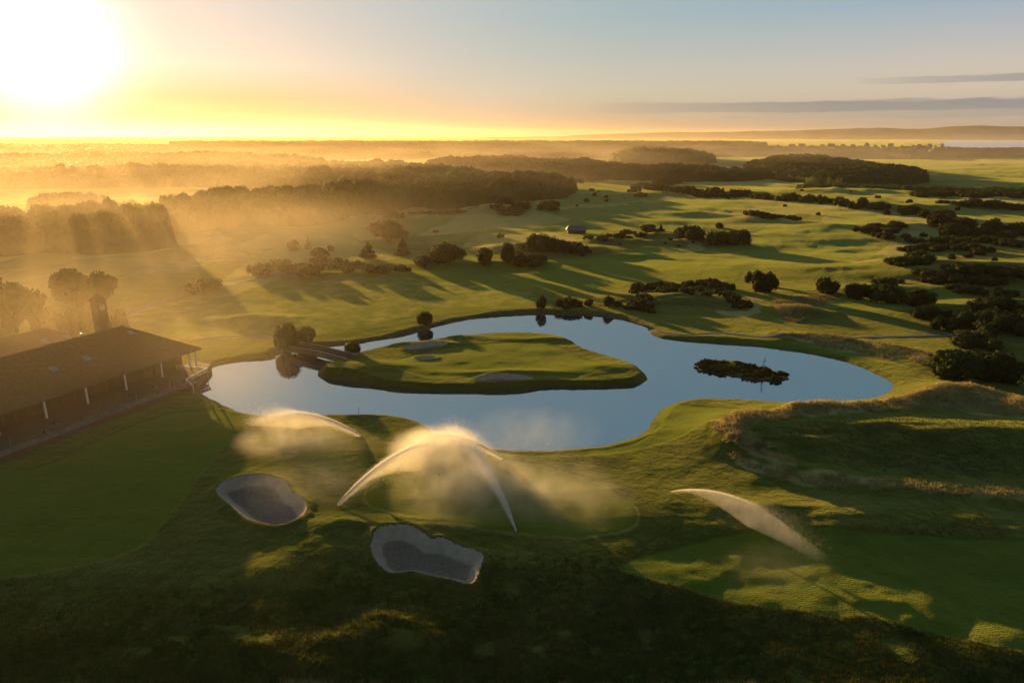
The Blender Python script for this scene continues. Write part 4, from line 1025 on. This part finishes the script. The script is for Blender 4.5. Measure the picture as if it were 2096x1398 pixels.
def person(px, py, label, lean=0.0, rz=0.0, top='cloth1', bend=.2):
    x, y, z = P(px, py)
    V = [(0,0,.95),(0,0,1.15),(0,0,1.38),(0,0,1.5),(0,.01,1.62),(0,.01,1.72),
         (.18,0,1.42),(.27,-.06,1.18),(.2,-.25,1.02),(-.18,0,1.42),(-.27,-.06,1.18),(-.16,-.25,1.02),
         (.10,0,.9),(.12,-.03,.5),(.13,.02,.08),(.13,-.14,.03),(-.10,0,.9),(-.14,.03,.5),(-.15,.05,.08),(-.15,-.11,.03)]
    E = [(0,1),(1,2),(2,3),(3,4),(4,5),(2,6),(6,7),(7,8),(2,9),(9,10),(10,11),(0,12),(12,13),(13,14),(14,15),(0,16),(16,17),(17,18),(18,19)]
    Rd = [.15,.14,.16,.06,.095,.08,.07,.05,.04,.07,.05,.04,.095,.065,.05,.04,.095,.065,.05,.04]
    me = bpy.data.meshes.new('person'); me.from_pydata(V, E, []); o = bpy.data.objects.new('person', me); col.objects.link(o)
    m = o.modifiers.new('skin', 'SKIN'); m2 = o.modifiers.new('sub', 'SUBSURF'); m2.levels = m2.render_levels = 1
    for i, s in enumerate(me.skin_vertices[0].data): s.radius = (Rd[i], Rd[i]); s.use_root = i == 0
    me.materials.append(M[top]); o.location = (x, y, z); o.rotation_euler = (lean, 0, rz)
    hd = MB(); v, f = ICO1; hd.add([(q[0] * .1, q[1] * .11, q[2] * .06 + 1.745) for q in v], [tuple(k) for k in f]); hd.add([(-.08,-.08,1.74),(.08,-.08,1.74),(.07,-.2,1.72),(-.07,-.2,1.72),(0,-.14,1.76)], [(0,1,4),(1,2,4),(2,3,4),(3,0,4)])
    hd.build('cap', M['white'], o)
    return tag(o, label, 'person')
person(1016, 472, 'dark clothed golfer standing at the left of the far pair', 0, .5)
person(1024, 474, 'dark clothed golfer standing at the right of the far pair', 0, 3.6)
def cart(px, py):
    x, y, z = P(px, py); r = empty('golf_trolley', (x, y, z), .4); tag(r, 'dark golf bag on a trolley left of the two far golfers', 'golf trolley')
    MB().tube([(0, -.15, .35), (0, .3, 1.25)], [.16, .2], 10).build('bag', M['cloth1'], r)
    MB().bar((0, -.2, .25), (0, .55, 1.3), .05).build('frame', M['metal'], r)
    for s in (-.3, .3): MB().tube([(s - .03, 0, .17), (s + .03, 0, .17)], [.17, .17], 14).build('wheel', M['black'], r)
cart(988, 470); 
def flagstick(px, py, h, label, z=None, isle=False):
    if isle: x, y = G(px, py, 1.9); z = float(hisl(x, y)[0])
    else: x, y, z = P(px, py)
    r = empty('flagstick', (x, y, z)); tag(r, label, 'flagstick')
    MB().tube([(0, 0, -.2), (0, 0, h)], [.05, .04], 6).build('pole', M['black'], r)
    m = MB(); V = []; 
    for i in range(6):
        for zz in (0, .35): V.append((.03 + i * .1, .05 * math.sin(i * 1.4), h - .05 - zz - .02 * i * (1 if zz == 0 else -1)))
    F = [(2 * i, 2 * i + 1, 2 * i + 3, 2 * i + 2) for i in range(5)]
    m.add(V + [(a, b + .012, c) for a, b, c in V], F + [tuple(12 + q for q in f[::-1]) for f in F]); m.build('flag', M['red'], r)
flagstick(898, 992, 2.6, 'dark flagstick on the green inside the water spray')
def stake(px, py, label):
    x, y, z = P(px, py); o = MB().tube([(0, 0, -.3), (0, 0, 1.9)], [.06, .05], 6).box((0, 0, 1.95), (.18, .18, .12)).build('marker_post', M['wood']); o.location = (x, y, max(z, 0)); tag(o, label, 'post', None)
stake(534, 853, 'thin dark post on the near pond bank above the left spray'); stake(735, 849, 'thin dark post on the near pond bank beside the grass hollow')

# ------------------------------------------------------------------ sprinklers
def jet(hx, hy, hz, az, rng_m, apex, n, wind=(.0, .0), fall=1.0, seed=0, size=.05, cut=1.0, spread=1.0, plume=.45):
    """droplets of one rotating sprinkler's jet: a narrow ballistic stream that sheds a falling curtain"""
    g = np.random.default_rng(seed)
    t = g.beta(1.05, 1.5, n) * cut
    s = t * rng_m; z = 4 * apex * t * (1 - t)
    core_ = g.uniform(0, 1, n) > plume
    brk = sst(.45, .8, t)
    rad = (.03 + .045 * s * spread) * np.where(core_, .38 + 1.1 * brk, 1.0)
    drop = np.where(core_, 0, g.exponential(1, n) * (.15 + 2.6 * t ** 1.3) * fall)
    x = s + g.normal(0, 1, n) * rad * .6; y = g.normal(0, 1, n) * rad; zz = z + g.normal(0, 1, n) * rad * (.35 + .5 * brk) - drop
    dx, dy = math.sin(az), math.cos(az)
    X = hx + x * dx + y * dy + wind[0] * drop * .8; Y = hy + x * dy - y * dx + wind[1] * drop * .8; Z = hz + .3 + zz
    k = Z > hz - .1; c = np.stack([X, Y, Z], 1)[k]
    V, F = leaves(c, g.normal(0, 1, (len(c), 3)), size, g)
    return V, F
def veil_mat(L_, dens, k):
    m = bpy.data.materials.new('spray veil'); m.use_nodes = True; n = N(m); n.n.remove(n.n['Principled BSDF'])
    v = n.new('ShaderNodeVolumePrincipled'); v.inputs['Color'].default_value = (1, .96, .9, 1); v.inputs['Anisotropy'].default_value = .55
    tc = n.new('ShaderNodeTexCoord'); sp = n.new('ShaderNodeSeparateXYZ'); n.l.new(tc.outputs['Object'], sp.inputs[0])
    t = n.math('DIVIDE', sp.outputs[0], L_, clamp=True); q = n.math('POWER', n.math('SUBTRACT', 1.0, n.math('MULTIPLY', t, 1.0 if k > 1 else 1.45), clamp=True), k)
    mp = n.new('ShaderNodeMapping'); mp.inputs['Scale'].default_value = (.5, 1.2, .25); n.l.new(tc.outputs['Object'], mp.inputs[0])
    nz = n.ramp(n.noise(1.0, 3, mp.outputs[0]), .3, .7)
    n.set(v.inputs['Density'], n.math('MULTIPLY', n.math('MULTIPLY', q, n.math('MULTIPLY_ADD', nz, 1.1, .45)), dens))
    n.l.new(v.outputs[0], n.n['Material Output'].inputs['Volume']); return m
def veil_mesh(r, az, L_, apex, dens, spread):
    # a curved wedge of fine drops: its top edge is the jet, its lower edge where the drops fall out
    for nm, w1, dr_, dn, k in (('jet', .30, .10, 1.1, .9), ('spray_veil', 1.6, .96, .52, 1.1)):
        V = []; F = []; n = 26; c = 14
        for i in range(n + 1):
            t = i / n; x = t * L_; z = 4 * apex * t * (1 - t) + .3
            hh = (.05 + dr_ * .5 * max(z, 0) * min(1, t * 1.9)) if nm == 'spray_veil' else .05 + .3 * t
            ww = .04 + w1 * spread * t
            if i == n: hh *= .15; ww *= .15
            for j in range(c):
                a = 2 * math.pi * j / c; V.append((x, ww * math.cos(a), z - (hh if nm == 'spray_veil' else 0) + hh * math.sin(a)))
        for i in range(n):
            for j in range(c): F.append((i * c + j, i * c + (j + 1) % c, (i + 1) * c + (j + 1) % c, (i + 1) * c + j))
        b = MB(); b.add(V, F + [tuple(range(c))[::-1], tuple(n * c + j for j in range(c))])
        o = b.build(nm, veil_mat(L_, dn * dens, k), r, True); o.rotation_euler = (0, 0, math.pi / 2 - az); o['kind'] = 'stuff'
def sprinkler(px, py, end, apex, n, label, wind=(.3, .2), fall=1.0, size=.05, cut=1.0, spread=1.0, plume=.7, mist=None, veil=1.0):
    x, y, z = P(px, py); tx, ty = end; az = math.atan2(tx - x, ty - y); rm = math.hypot(tx - x, ty - y)
    r = empty('sprinkler', (x, y, z)); tag(r, label, 'sprinkler')
    b = MB().tube([(0, 0, -.1), (0, 0, .3)], [.09, .07], 10); b.build('riser', M['black'], r)
    MB().bar((0, 0, .28), (.28 * math.sin(az), .28 * math.cos(az), .42), .07).build('nozzle', M['metal'], r)
    veil_mesh(r, az, rm, apex, veil, spread)
    V, F = jet(0, 0, 0, az, rm, apex, n, wind, fall, px, size, cut, spread, plume)
    if mist is not None: V, F = np.concatenate([V, mist[0] - np.array([x, y, z])]), np.concatenate([F, mist[1] + len(V)])
    o = mesh_np('water_spray', V, F, M['spray'], False, r); o['kind'] = 'stuff'
def cloud_mist(blobs, n, size, seed):
    g = np.random.default_rng(seed); C = []
    for (c, r, w) in blobs:
        k = int(n * w); q = g.normal(0, .5, (k, 3)) * np.array(r); C.append(q + np.array(c))
    C = np.concatenate(C); zz = hland(C[:, 0], C[:, 1]); C = C[C[:, 2] > zz + .1]
    return leaves(C, g.normal(0, 1, (len(C), 3)), size, g)
ctr = G(935, 925, 2.0)
mist = cloud_mist([((ctr[0], ctr[1] - 4, 3.2), (9, 7, 3.4), .45), ((ctr[0] + 2, ctr[1] - 12, 2.4), (11, 7, 3), .25), ((ctr[0] + 18, ctr[1] - 6, 2.4), (13, 8, 3), .2), ((ctr[0] - 24, ctr[1] + 2, 2.6), (9, 8, 3), .1)], 110000, .035, 3)
sprinkler(690, 1035, G(985, 915, 1), 6.0, 190000, 'sprinkler throwing a long jet up to the right, left of the green', wind=(.1, -.5), mist=mist)
sprinkler(1058, 1090, G(905, 885, 1), 6.2, 150000, 'sprinkler with a narrow jet rising up and left from the front of the green', wind=(-.1, -.2), fall=.7, spread=.8)
sprinkler(1030, 940, G(800, 920, 1), 4.6, 150000, 'sprinkler with its pointed jet starting at the back right of the green by the pond', wind=(-.2, -.5), plume=.75)
sprinkler(740, 893, G(500, 868, 1), 4.2, 150000, 'sprinkler spraying left beside the grass hollow near the pond', wind=(-.1, -.6), plume=.75)
sprinkler(1373, 1008, G(1690, 1175, -1), 4.6, 45000, 'lone sprinkler on the right fairway throwing a fading arc to the right', wind=(-.5, -.5), plume=.5, fall=.7, size=.035, spread=1.0, veil=1.7)

# ------------------------------------------------------------------ rough grass and scrub (countless)
def tufts(name, n, region, hgt, wid, matl, label, blades=5, seed=1):
    g = np.random.default_rng(seed); X, Y = region(g, n)
    d = pond.sdf(X, Y, 6); k = d > .5
    for b in bunkers: k &= b.sdf(X, Y, 3) > .5
    X, Y = X[k], Y[k]; Z = hground(X, Y); n = len(X)
    bx = np.repeat(X, blades); by = np.repeat(Y, blades); bz = np.repeat(Z, blades); m = n * blades
    bx = bx + g.normal(0, wid * 1.6, m); by = by + g.normal(0, wid * 1.6, m)
    h = hgt * g.uniform(.5, 1.35, m) * np.repeat(g.uniform(.6, 1.3, n), blades); a = g.uniform(0, 6.28, m); lean = g.normal(0, .45, (m, 2)) * h[:, None]
    w = wid * g.uniform(.5, 1.2, m)
    p0 = np.stack([bx - w * np.cos(a), by - w * np.sin(a), bz - .08], 1); p1 = np.stack([bx + w * np.cos(a), by + w * np.sin(a), bz - .08], 1)
    p2 = np.stack([bx + lean[:, 0], by + lean[:, 1], bz + h], 1)
    V = np.stack([p0, p1, p2], 1).reshape(-1, 3); F = np.arange(3 * m).reshape(-1, 3)
    o = mesh_np(name, V, F, M[matl]); tag(o, label, name.replace('_', ' '), None, 'stuff'); return o
def reg_px(x0, x1, y0, y1, keep=None):
    def f(g, n):
        px = g.uniform(x0, x1, n); py = g.uniform(y0, y1, n); Q = np.array([G(a, b, 0.0) for a, b in zip(px, py)]); X, Y = Q[:, 0], Q[:, 1]
        if keep is not None: k = keep(X, Y); X, Y = X[k], Y[k]
        return X, Y
    return f
def reg_world(x0, x1, y0, y1, keep=None):
    def f(g, n):
        X = g.uniform(x0, x1, n); Y = g.uniform(y0, y1, n)
        if keep is not None: k = keep(X, Y); X, Y = X[k], Y[k]
        return X, Y
    return f
def inpolys(L_, m=0.0, dens=1.0):
    def k(X, Y):
        r = np.zeros(X.shape, bool)
        for p in L_: r |= p.sdf(X, Y, 8) + 2.2 * fbm(X / 4, Y / 4, 201, 2) < m
        return r
    return k
def notmown(X, Y):
    r = np.ones(X.shape, bool)
    for p in MOWN: r &= p.sdf(X, Y, 6) > -.2
    return r & (vn(X / 4, Y / 3, 211) > .12)
fade = lambda y0, y1, k=1.0: (lambda X, Y: notmown(X, Y) & (rng.uniform(0, 1, X.shape) < k * sst(y1, y0, Y - .08 * X + 10 * fbm(X / 14, Y / 10, 241, 3))))
tufts('rough_grass', 110000, reg_world(-90, 90, 62, 122, fade(82, 112)), .34, .10, 'tuft', 'tall tangled rough grass across the dark foreground', 5, 5)
tufts('scrub', 9000, reg_world(-75, 75, 64, 108, fade(70, 100, .8)), .3, .16, 'scrubgreen', 'low leafy scrub in the dark foreground', 5, 6)
tufts('dry_grass', 26000, reg_world(-34, 34, 62, 77, lambda X, Y: vn(X / 2.5, Y / 2.5, 231) > .35), 1.0, .045, 'fescue', 'tall straw coloured grass along the bottom edge', 6, 7)
tufts('fescue_grass', 90000, reg_world(28, 200, 122, 205, inpolys([DRY[0], DRY[3]])), .6, .09, 'fescue', 'straw coloured fescue on the dune right of the pond', 5, 8)
tufts('fescue_grass', 26000, reg_world(90, 190, 190, 260, inpolys([DRY[1]])), .6, .10, 'fescue', 'strip of straw coloured fescue above the right arm of the pond', 4, 9)
tufts('fescue_grass', 14000, reg_world(90, 150, 255, 310, inpolys([DRY[2]])), .7, .12, 'fescue', 'orange fescue on the little knoll behind the pond', 4, 10)
tufts('heath_grass', 9000, reg_world(28, 200, 118, 190, inpolys([HEATH[4]], -2.5)), .4, .10, 'scrubgreen', 'dark heathery rough inside the fescue dune', 4, 11)

# ------------------------------------------------------------------ air
hz = MB(); hz.hexa([(-25000, -900, -60), (25000, -900, -60), (25000, 27500, -60), (-25000, 27500, -60)], [(-25000, -900, 232), (25000, -900, 232), (25000, 27500, 232), (-25000, 27500, 232)])
HZ = hz.build('haze', vol_mat('haze air', .000028, (1, .80, .56), .62)); tag(HZ, 'thin golden morning haze over the whole landscape', 'haze', None, 'stuff')
def soft_mist(dens, big=False):
    m = bpy.data.materials.new('water mist'); m.use_nodes = True; n = N(m); n.n.remove(n.n['Principled BSDF'])
    v = n.new('ShaderNodeVolumePrincipled'); v.inputs['Color'].default_value = (1, .86, .66, 1) if big else (1, .98, .95, 1); v.inputs['Anisotropy'].default_value = .6 if big else .5
    tc = n.new('ShaderNodeTexCoord'); ln = n.new('ShaderNodeVectorMath', operation='LENGTH'); n.l.new(tc.outputs['Object'], ln.inputs[0])
    fall = n.math('SUBTRACT', 1.0, ln.outputs['Value'], clamp=True)
    nz = n.ramp(n.noise(.006 if big else .22, 3, n.pos((1, 1, 6)) if big else n.pos()), .35, .7)
    n.set(v.inputs['Density'], n.math('MULTIPLY', n.math('MULTIPLY', fall, n.math('MULTIPLY_ADD', nz, 1.5, .25)), dens * 3.0))
    n.l.new(v.outputs[0], n.n['Material Output'].inputs['Volume']); return m
def mist_bank(px, py, rx, ry, rz_, dens, label, z0=2.0):
    x, y = G(px, py, 3); v, f = ico(3); small = rx < 30; o = mesh_np('mist', v, f, soft_mist(dens, not small), True); o.location = (x, y, z0); o.scale = (rx * 1.25, ry * 1.25, rz_ * 1.25)
    tag(o, label, 'mist', None, 'stuff')
MIST = [
        (960, 1000, 14, 10, 6, .026, 'glowing water mist hanging over the middle of the green', 3.0), (900, 935, 10, 7, 5.5, .06, 'brightest core of the water mist where the three jets meet', 3.5),
        (1140, 1010, 14, 10, 4.5, .013, 'thin golden mist drifting over the right half of the green', 2.5), (1090, 890, 14, 9, 5, .004, 'faint mist drifting out over the pond from the sprinklers', 3.5),
        (600, 900, 12, 8, 4.5, .022, 'water mist drifting below the left sprinkler jet', 2.0), (640, 985, 12, 9, 3.5, .007, 'faint mist above the kidney shaped bunker', 2.0), (1600, 1130, 9, 7, 3, .010, 'faint mist at the end of the lone jet', -1.0),(330, 380, 640, 440, 46, .00026, 'bright ground mist in the field between the hazy woods at left'),
        (240, 500, 250, 160, 34, .00048, 'low mist over the field behind the twin domed trees'), (90, 640, 130, 110, 24, .0004, 'added golden volume for lens flare and haze round the clubhouse and its trees'), (40, 790, 75, 62, 26, .0009, 'added golden volume for lens flare and haze in front of the clubhouse terrace'), (60, 322, 1500, 900, 44, .00005, 'deep mist over the far woods below the sun'), (1560, 333, 1250, 620, 62, .00022, 'thin mist over the dark woods in the right distance'), (1800, 291, 5200, 2300, 110, .00006, 'pale mist over the sea inlet and the far hills'),  # both clubhouse volumes are added to imitate a veil of lens flare
        (500, 318, 1400, 500, 22, .00004, 'band of mist behind the golden wood under the sun')]
for m_ in MIST: mist_bank(*m_)

# ------------------------------------------------------------------ light and sky
sun = bpy.data.lights.new('sun', 'SUN'); sun.energy = 5.0; sun.angle = R(.5); sun.color = (1.0, .59, .18)
so = bpy.data.objects.new('sun', sun); col.objects.link(so)
from mathutils import Vector
so.rotation_euler = Vector(SDIR).to_track_quat('Z', 'Y').to_euler()
w = bpy.data.worlds.new('World'); sc.world = w; w.use_nodes = True; n = N(w)
bg = n.n['Background']; sky = n.new('ShaderNodeTexSky', sky_type='NISHITA', sun_disc=False)
sky.sun_elevation = SUN_EL; sky.sun_rotation = -SUN_AZ; sky.altitude = 50; sky.air_density = 1.0; sky.dust_density = 1.0; sky.ozone_density = 3.5
tc = n.new('ShaderNodeTexCoord'); vec = tc.outputs['Generated']
dot = n.new('ShaderNodeVectorMath', operation='DOT_PRODUCT'); n.l.new(vec, dot.inputs[0]); dot.inputs[1].default_value = tuple(SDIR)
d = n.math('MAXIMUM', dot.outputs['Value'], 0.0)
SKYGLOW = [(90, .5, (1, .95, .85))]
def glow():
    gm = n.new('ShaderNodeGamma'); gm.inputs[1].default_value = .62; n.l.new(sky.outputs[0], gm.inputs[0]); acc = gm.outputs[0]
    for p_, k, c in SKYGLOW:
        g_ = n.math('MULTIPLY', n.math('POWER', d, float(p_)), k)
        m_ = n.new('ShaderNodeMix', data_type='RGBA', blend_type='ADD'); m_.inputs[0].default_value = 1
        sc_ = n.new('ShaderNodeVectorMath', operation='SCALE'); sc_.inputs[0].default_value = c; n.l.new(g_, sc_.inputs['Scale'])
        n.l.new(acc, m_.inputs[6]); n.l.new(sc_.outputs[0], m_.inputs[7]); acc = m_.outputs[2]
    return acc
skyc = glow()
base_ = n.new('ShaderNodeSeparateXYZ'); n.l.new(vec, base_.inputs[0])
elv = n.math('ARCSINE', base_.outputs[2])
ad = n.new('ShaderNodeMix', data_type='RGBA', blend_type='ADD'); ad.inputs[0].default_value = 1
n.l.new(skyc, ad.inputs[6]); bl = n.mix(n.ramp(elv, R(1), R(12)), (0, .05, .12), (.20, .36, .80)); n.l.new(bl, ad.inputs[7]); skyc = ad.outputs[2]
# soft shoulder so the bright side stays peach rather than clipping to yellow
sx_ = n.new('ShaderNodeSeparateColor'); n.l.new(skyc, sx_.inputs[0]); cc_ = n.new('ShaderNodeCombineColor')
for k_, (g_, kn) in enumerate(((1.5, .18), (1.86, .33), (1.72, .34))):
    n.set(cc_.inputs[k_], n.math('DIVIDE', n.math('MULTIPLY', sx_.outputs[k_], g_), n.math('MULTIPLY_ADD', sx_.outputs[k_], kn, 1.0)))
skyc = cc_.outputs[0]
hot = n.math('MULTIPLY', n.math('POWER', d, 520.0), 9.0)
# the dome is darker overhead and away from the sunrise
dim = n.math('MULTIPLY', n.math('MULTIPLY_ADD', n.ramp(elv, R(24), R(55)), -.62, 1.0), n.math('MULTIPLY_ADD', n.ramp(dot.outputs['Value'], .25, -.6), -.5, 1.0))
# dusty layer low beside the sun
az0 = n.math('ARCTAN2', base_.outputs[0], base_.outputs[1])
lay = n.math('MULTIPLY', n.math('MULTIPLY', n.ramp(elv, R(4.8), R(2.6)), n.ramp(elv, R(.2), R(1.3))), n.ramp(az0, R(-2), R(-20)))
ml = n.new('ShaderNodeMix', data_type='RGBA', blend_type='MULTIPLY'); n.l.new(n.math('MULTIPLY', lay, .8), ml.inputs[0]); n.l.new(skyc, ml.inputs[6]); ml.inputs[7].default_value = (.80, .62, .42, 1)
mh = n.new('ShaderNodeMix', data_type='RGBA', blend_type='MULTIPLY'); n.l.new(n.math('MULTIPLY', n.ramp(elv, R(3.4), R(.4)), n.ramp(az0, R(30), R(8))), mh.inputs[0]); n.l.new(ml.outputs[2], mh.inputs[6]); mh.inputs[7].default_value = (.96, .84, .84, 1)
rgt = n.ramp(az0, R(-6), R(30))
bump_ = n.math('MULTIPLY', n.math('MULTIPLY', n.ramp(elv, R(8.5), R(4.5)), n.ramp(elv, R(.2), R(3.0))), n.math('MULTIPLY_ADD', rgt, .66, .06))
wa = n.new('ShaderNodeVectorMath', operation='SCALE'); wa.inputs[0].default_value = (1.45, .62, -.1); n.l.new(bump_, wa.inputs['Scale'])
wb = n.new('ShaderNodeVectorMath', operation='SCALE'); wb.inputs[0].default_value = (.30, .13, .36); n.l.new(n.math('MULTIPLY', n.ramp(az0, R(8), R(33)), n.ramp(elv, R(18), R(9))), wb.inputs['Scale'])
wc = n.new('ShaderNodeVectorMath', operation='ADD'); n.l.new(wa.outputs[0], wc.inputs[0]); n.l.new(wb.outputs[0], wc.inputs[1])
wd = n.new('ShaderNodeVectorMath', operation='ADD'); n.l.new(wc.outputs[0], wd.inputs[0]); n.l.new(mh.outputs[2], wd.inputs[1])
vs = n.new('ShaderNodeVectorMath', operation='SCALE'); n.l.new(wd.outputs[0], vs.inputs[0]); n.l.new(dim, vs.inputs['Scale'])
ah = n.new('ShaderNodeVectorMath', operation='MULTIPLY_ADD'); ah.inputs[0].default_value = (1, .95, .85); n.set(ah.inputs[1], hot); n.l.new(vs.outputs[0], ah.inputs[2]); skyc = ah.outputs[0]
# long flat cloud streaks low over the sea, by direction
sx = n.new('ShaderNodeSeparateXYZ'); n.l.new(vec, sx.inputs[0])
az = n.math('ARCTAN2', sx.outputs[0], sx.outputs[1]); el = n.math('ARCSINE', sx.outputs[2])
cmb = n.new('ShaderNodeCombineXYZ'); n.l.new(n.math('MULTIPLY', az, 9.0), cmb.inputs[0]); n.l.new(n.math('MULTIPLY', el, 150.0), cmb.inputs[1])
nz = n.noise(1.0, 5, cmb.outputs[0], .6)
def streak(e0, half, a0, a1, amt):
    e = n.math('DIVIDE', n.math('SUBTRACT', el, R(e0)), R(half)); t = n.ramp(az, R(a0), R(a1))
    band = n.math('SUBTRACT', 1.0, n.math('ABSOLUTE', n.math('ADD', e, n.math('MULTIPLY_ADD', nz, 1.6, -.8))))
    thick = n.math('MULTIPLY', n.ramp(band, 0.0, .3), n.math('POWER', t, .6))
    return n.math('MULTIPLY', thick, amt)
m1 = streak(1.95, .42, 6, 24, 1.0); m2 = streak(3.55, .26, 25, 38, .85); m3 = streak(1.35, .3, 16, 34, .5)
mm = n.math('MAXIMUM', n.math('MAXIMUM', m1, m2), m3)
skyc = n.mix(mm, skyc, (1.36, 1.40, 1.34))
CLOUD = skyc
n.l.new(skyc, bg.inputs[0]); bg.inputs[1].default_value = .098

# ------------------------------------------------------------------ camera
cd = bpy.data.cameras.new('camera'); cam = bpy.data.objects.new('camera', cd); col.objects.link(cam); sc.camera = cam
cam.location = (0, 0, H); cam.rotation_euler = (math.pi / 2 - PITCH, 0, 0)
cd.sensor_width = 36; cd.lens = 36 * FPX / 2096; cd.clip_end = 60000; cd.clip_start = .5
sc.view_settings.view_transform = 'Standard'; sc.view_settings.look = 'None'; sc.view_settings.gamma = 1; sc.view_settings.exposure = 1.1
sc.render.engine = 'CYCLES'; sc.cycles.use_denoising = True; sc.cycles.max_bounces = 5; sc.cycles.diffuse_bounces = 2; sc.cycles.glossy_bounces = 3; sc.cycles.transmission_bounces = 3; sc.cycles.volume_bounces = 1; sc.cycles.transparent_max_bounces = 12
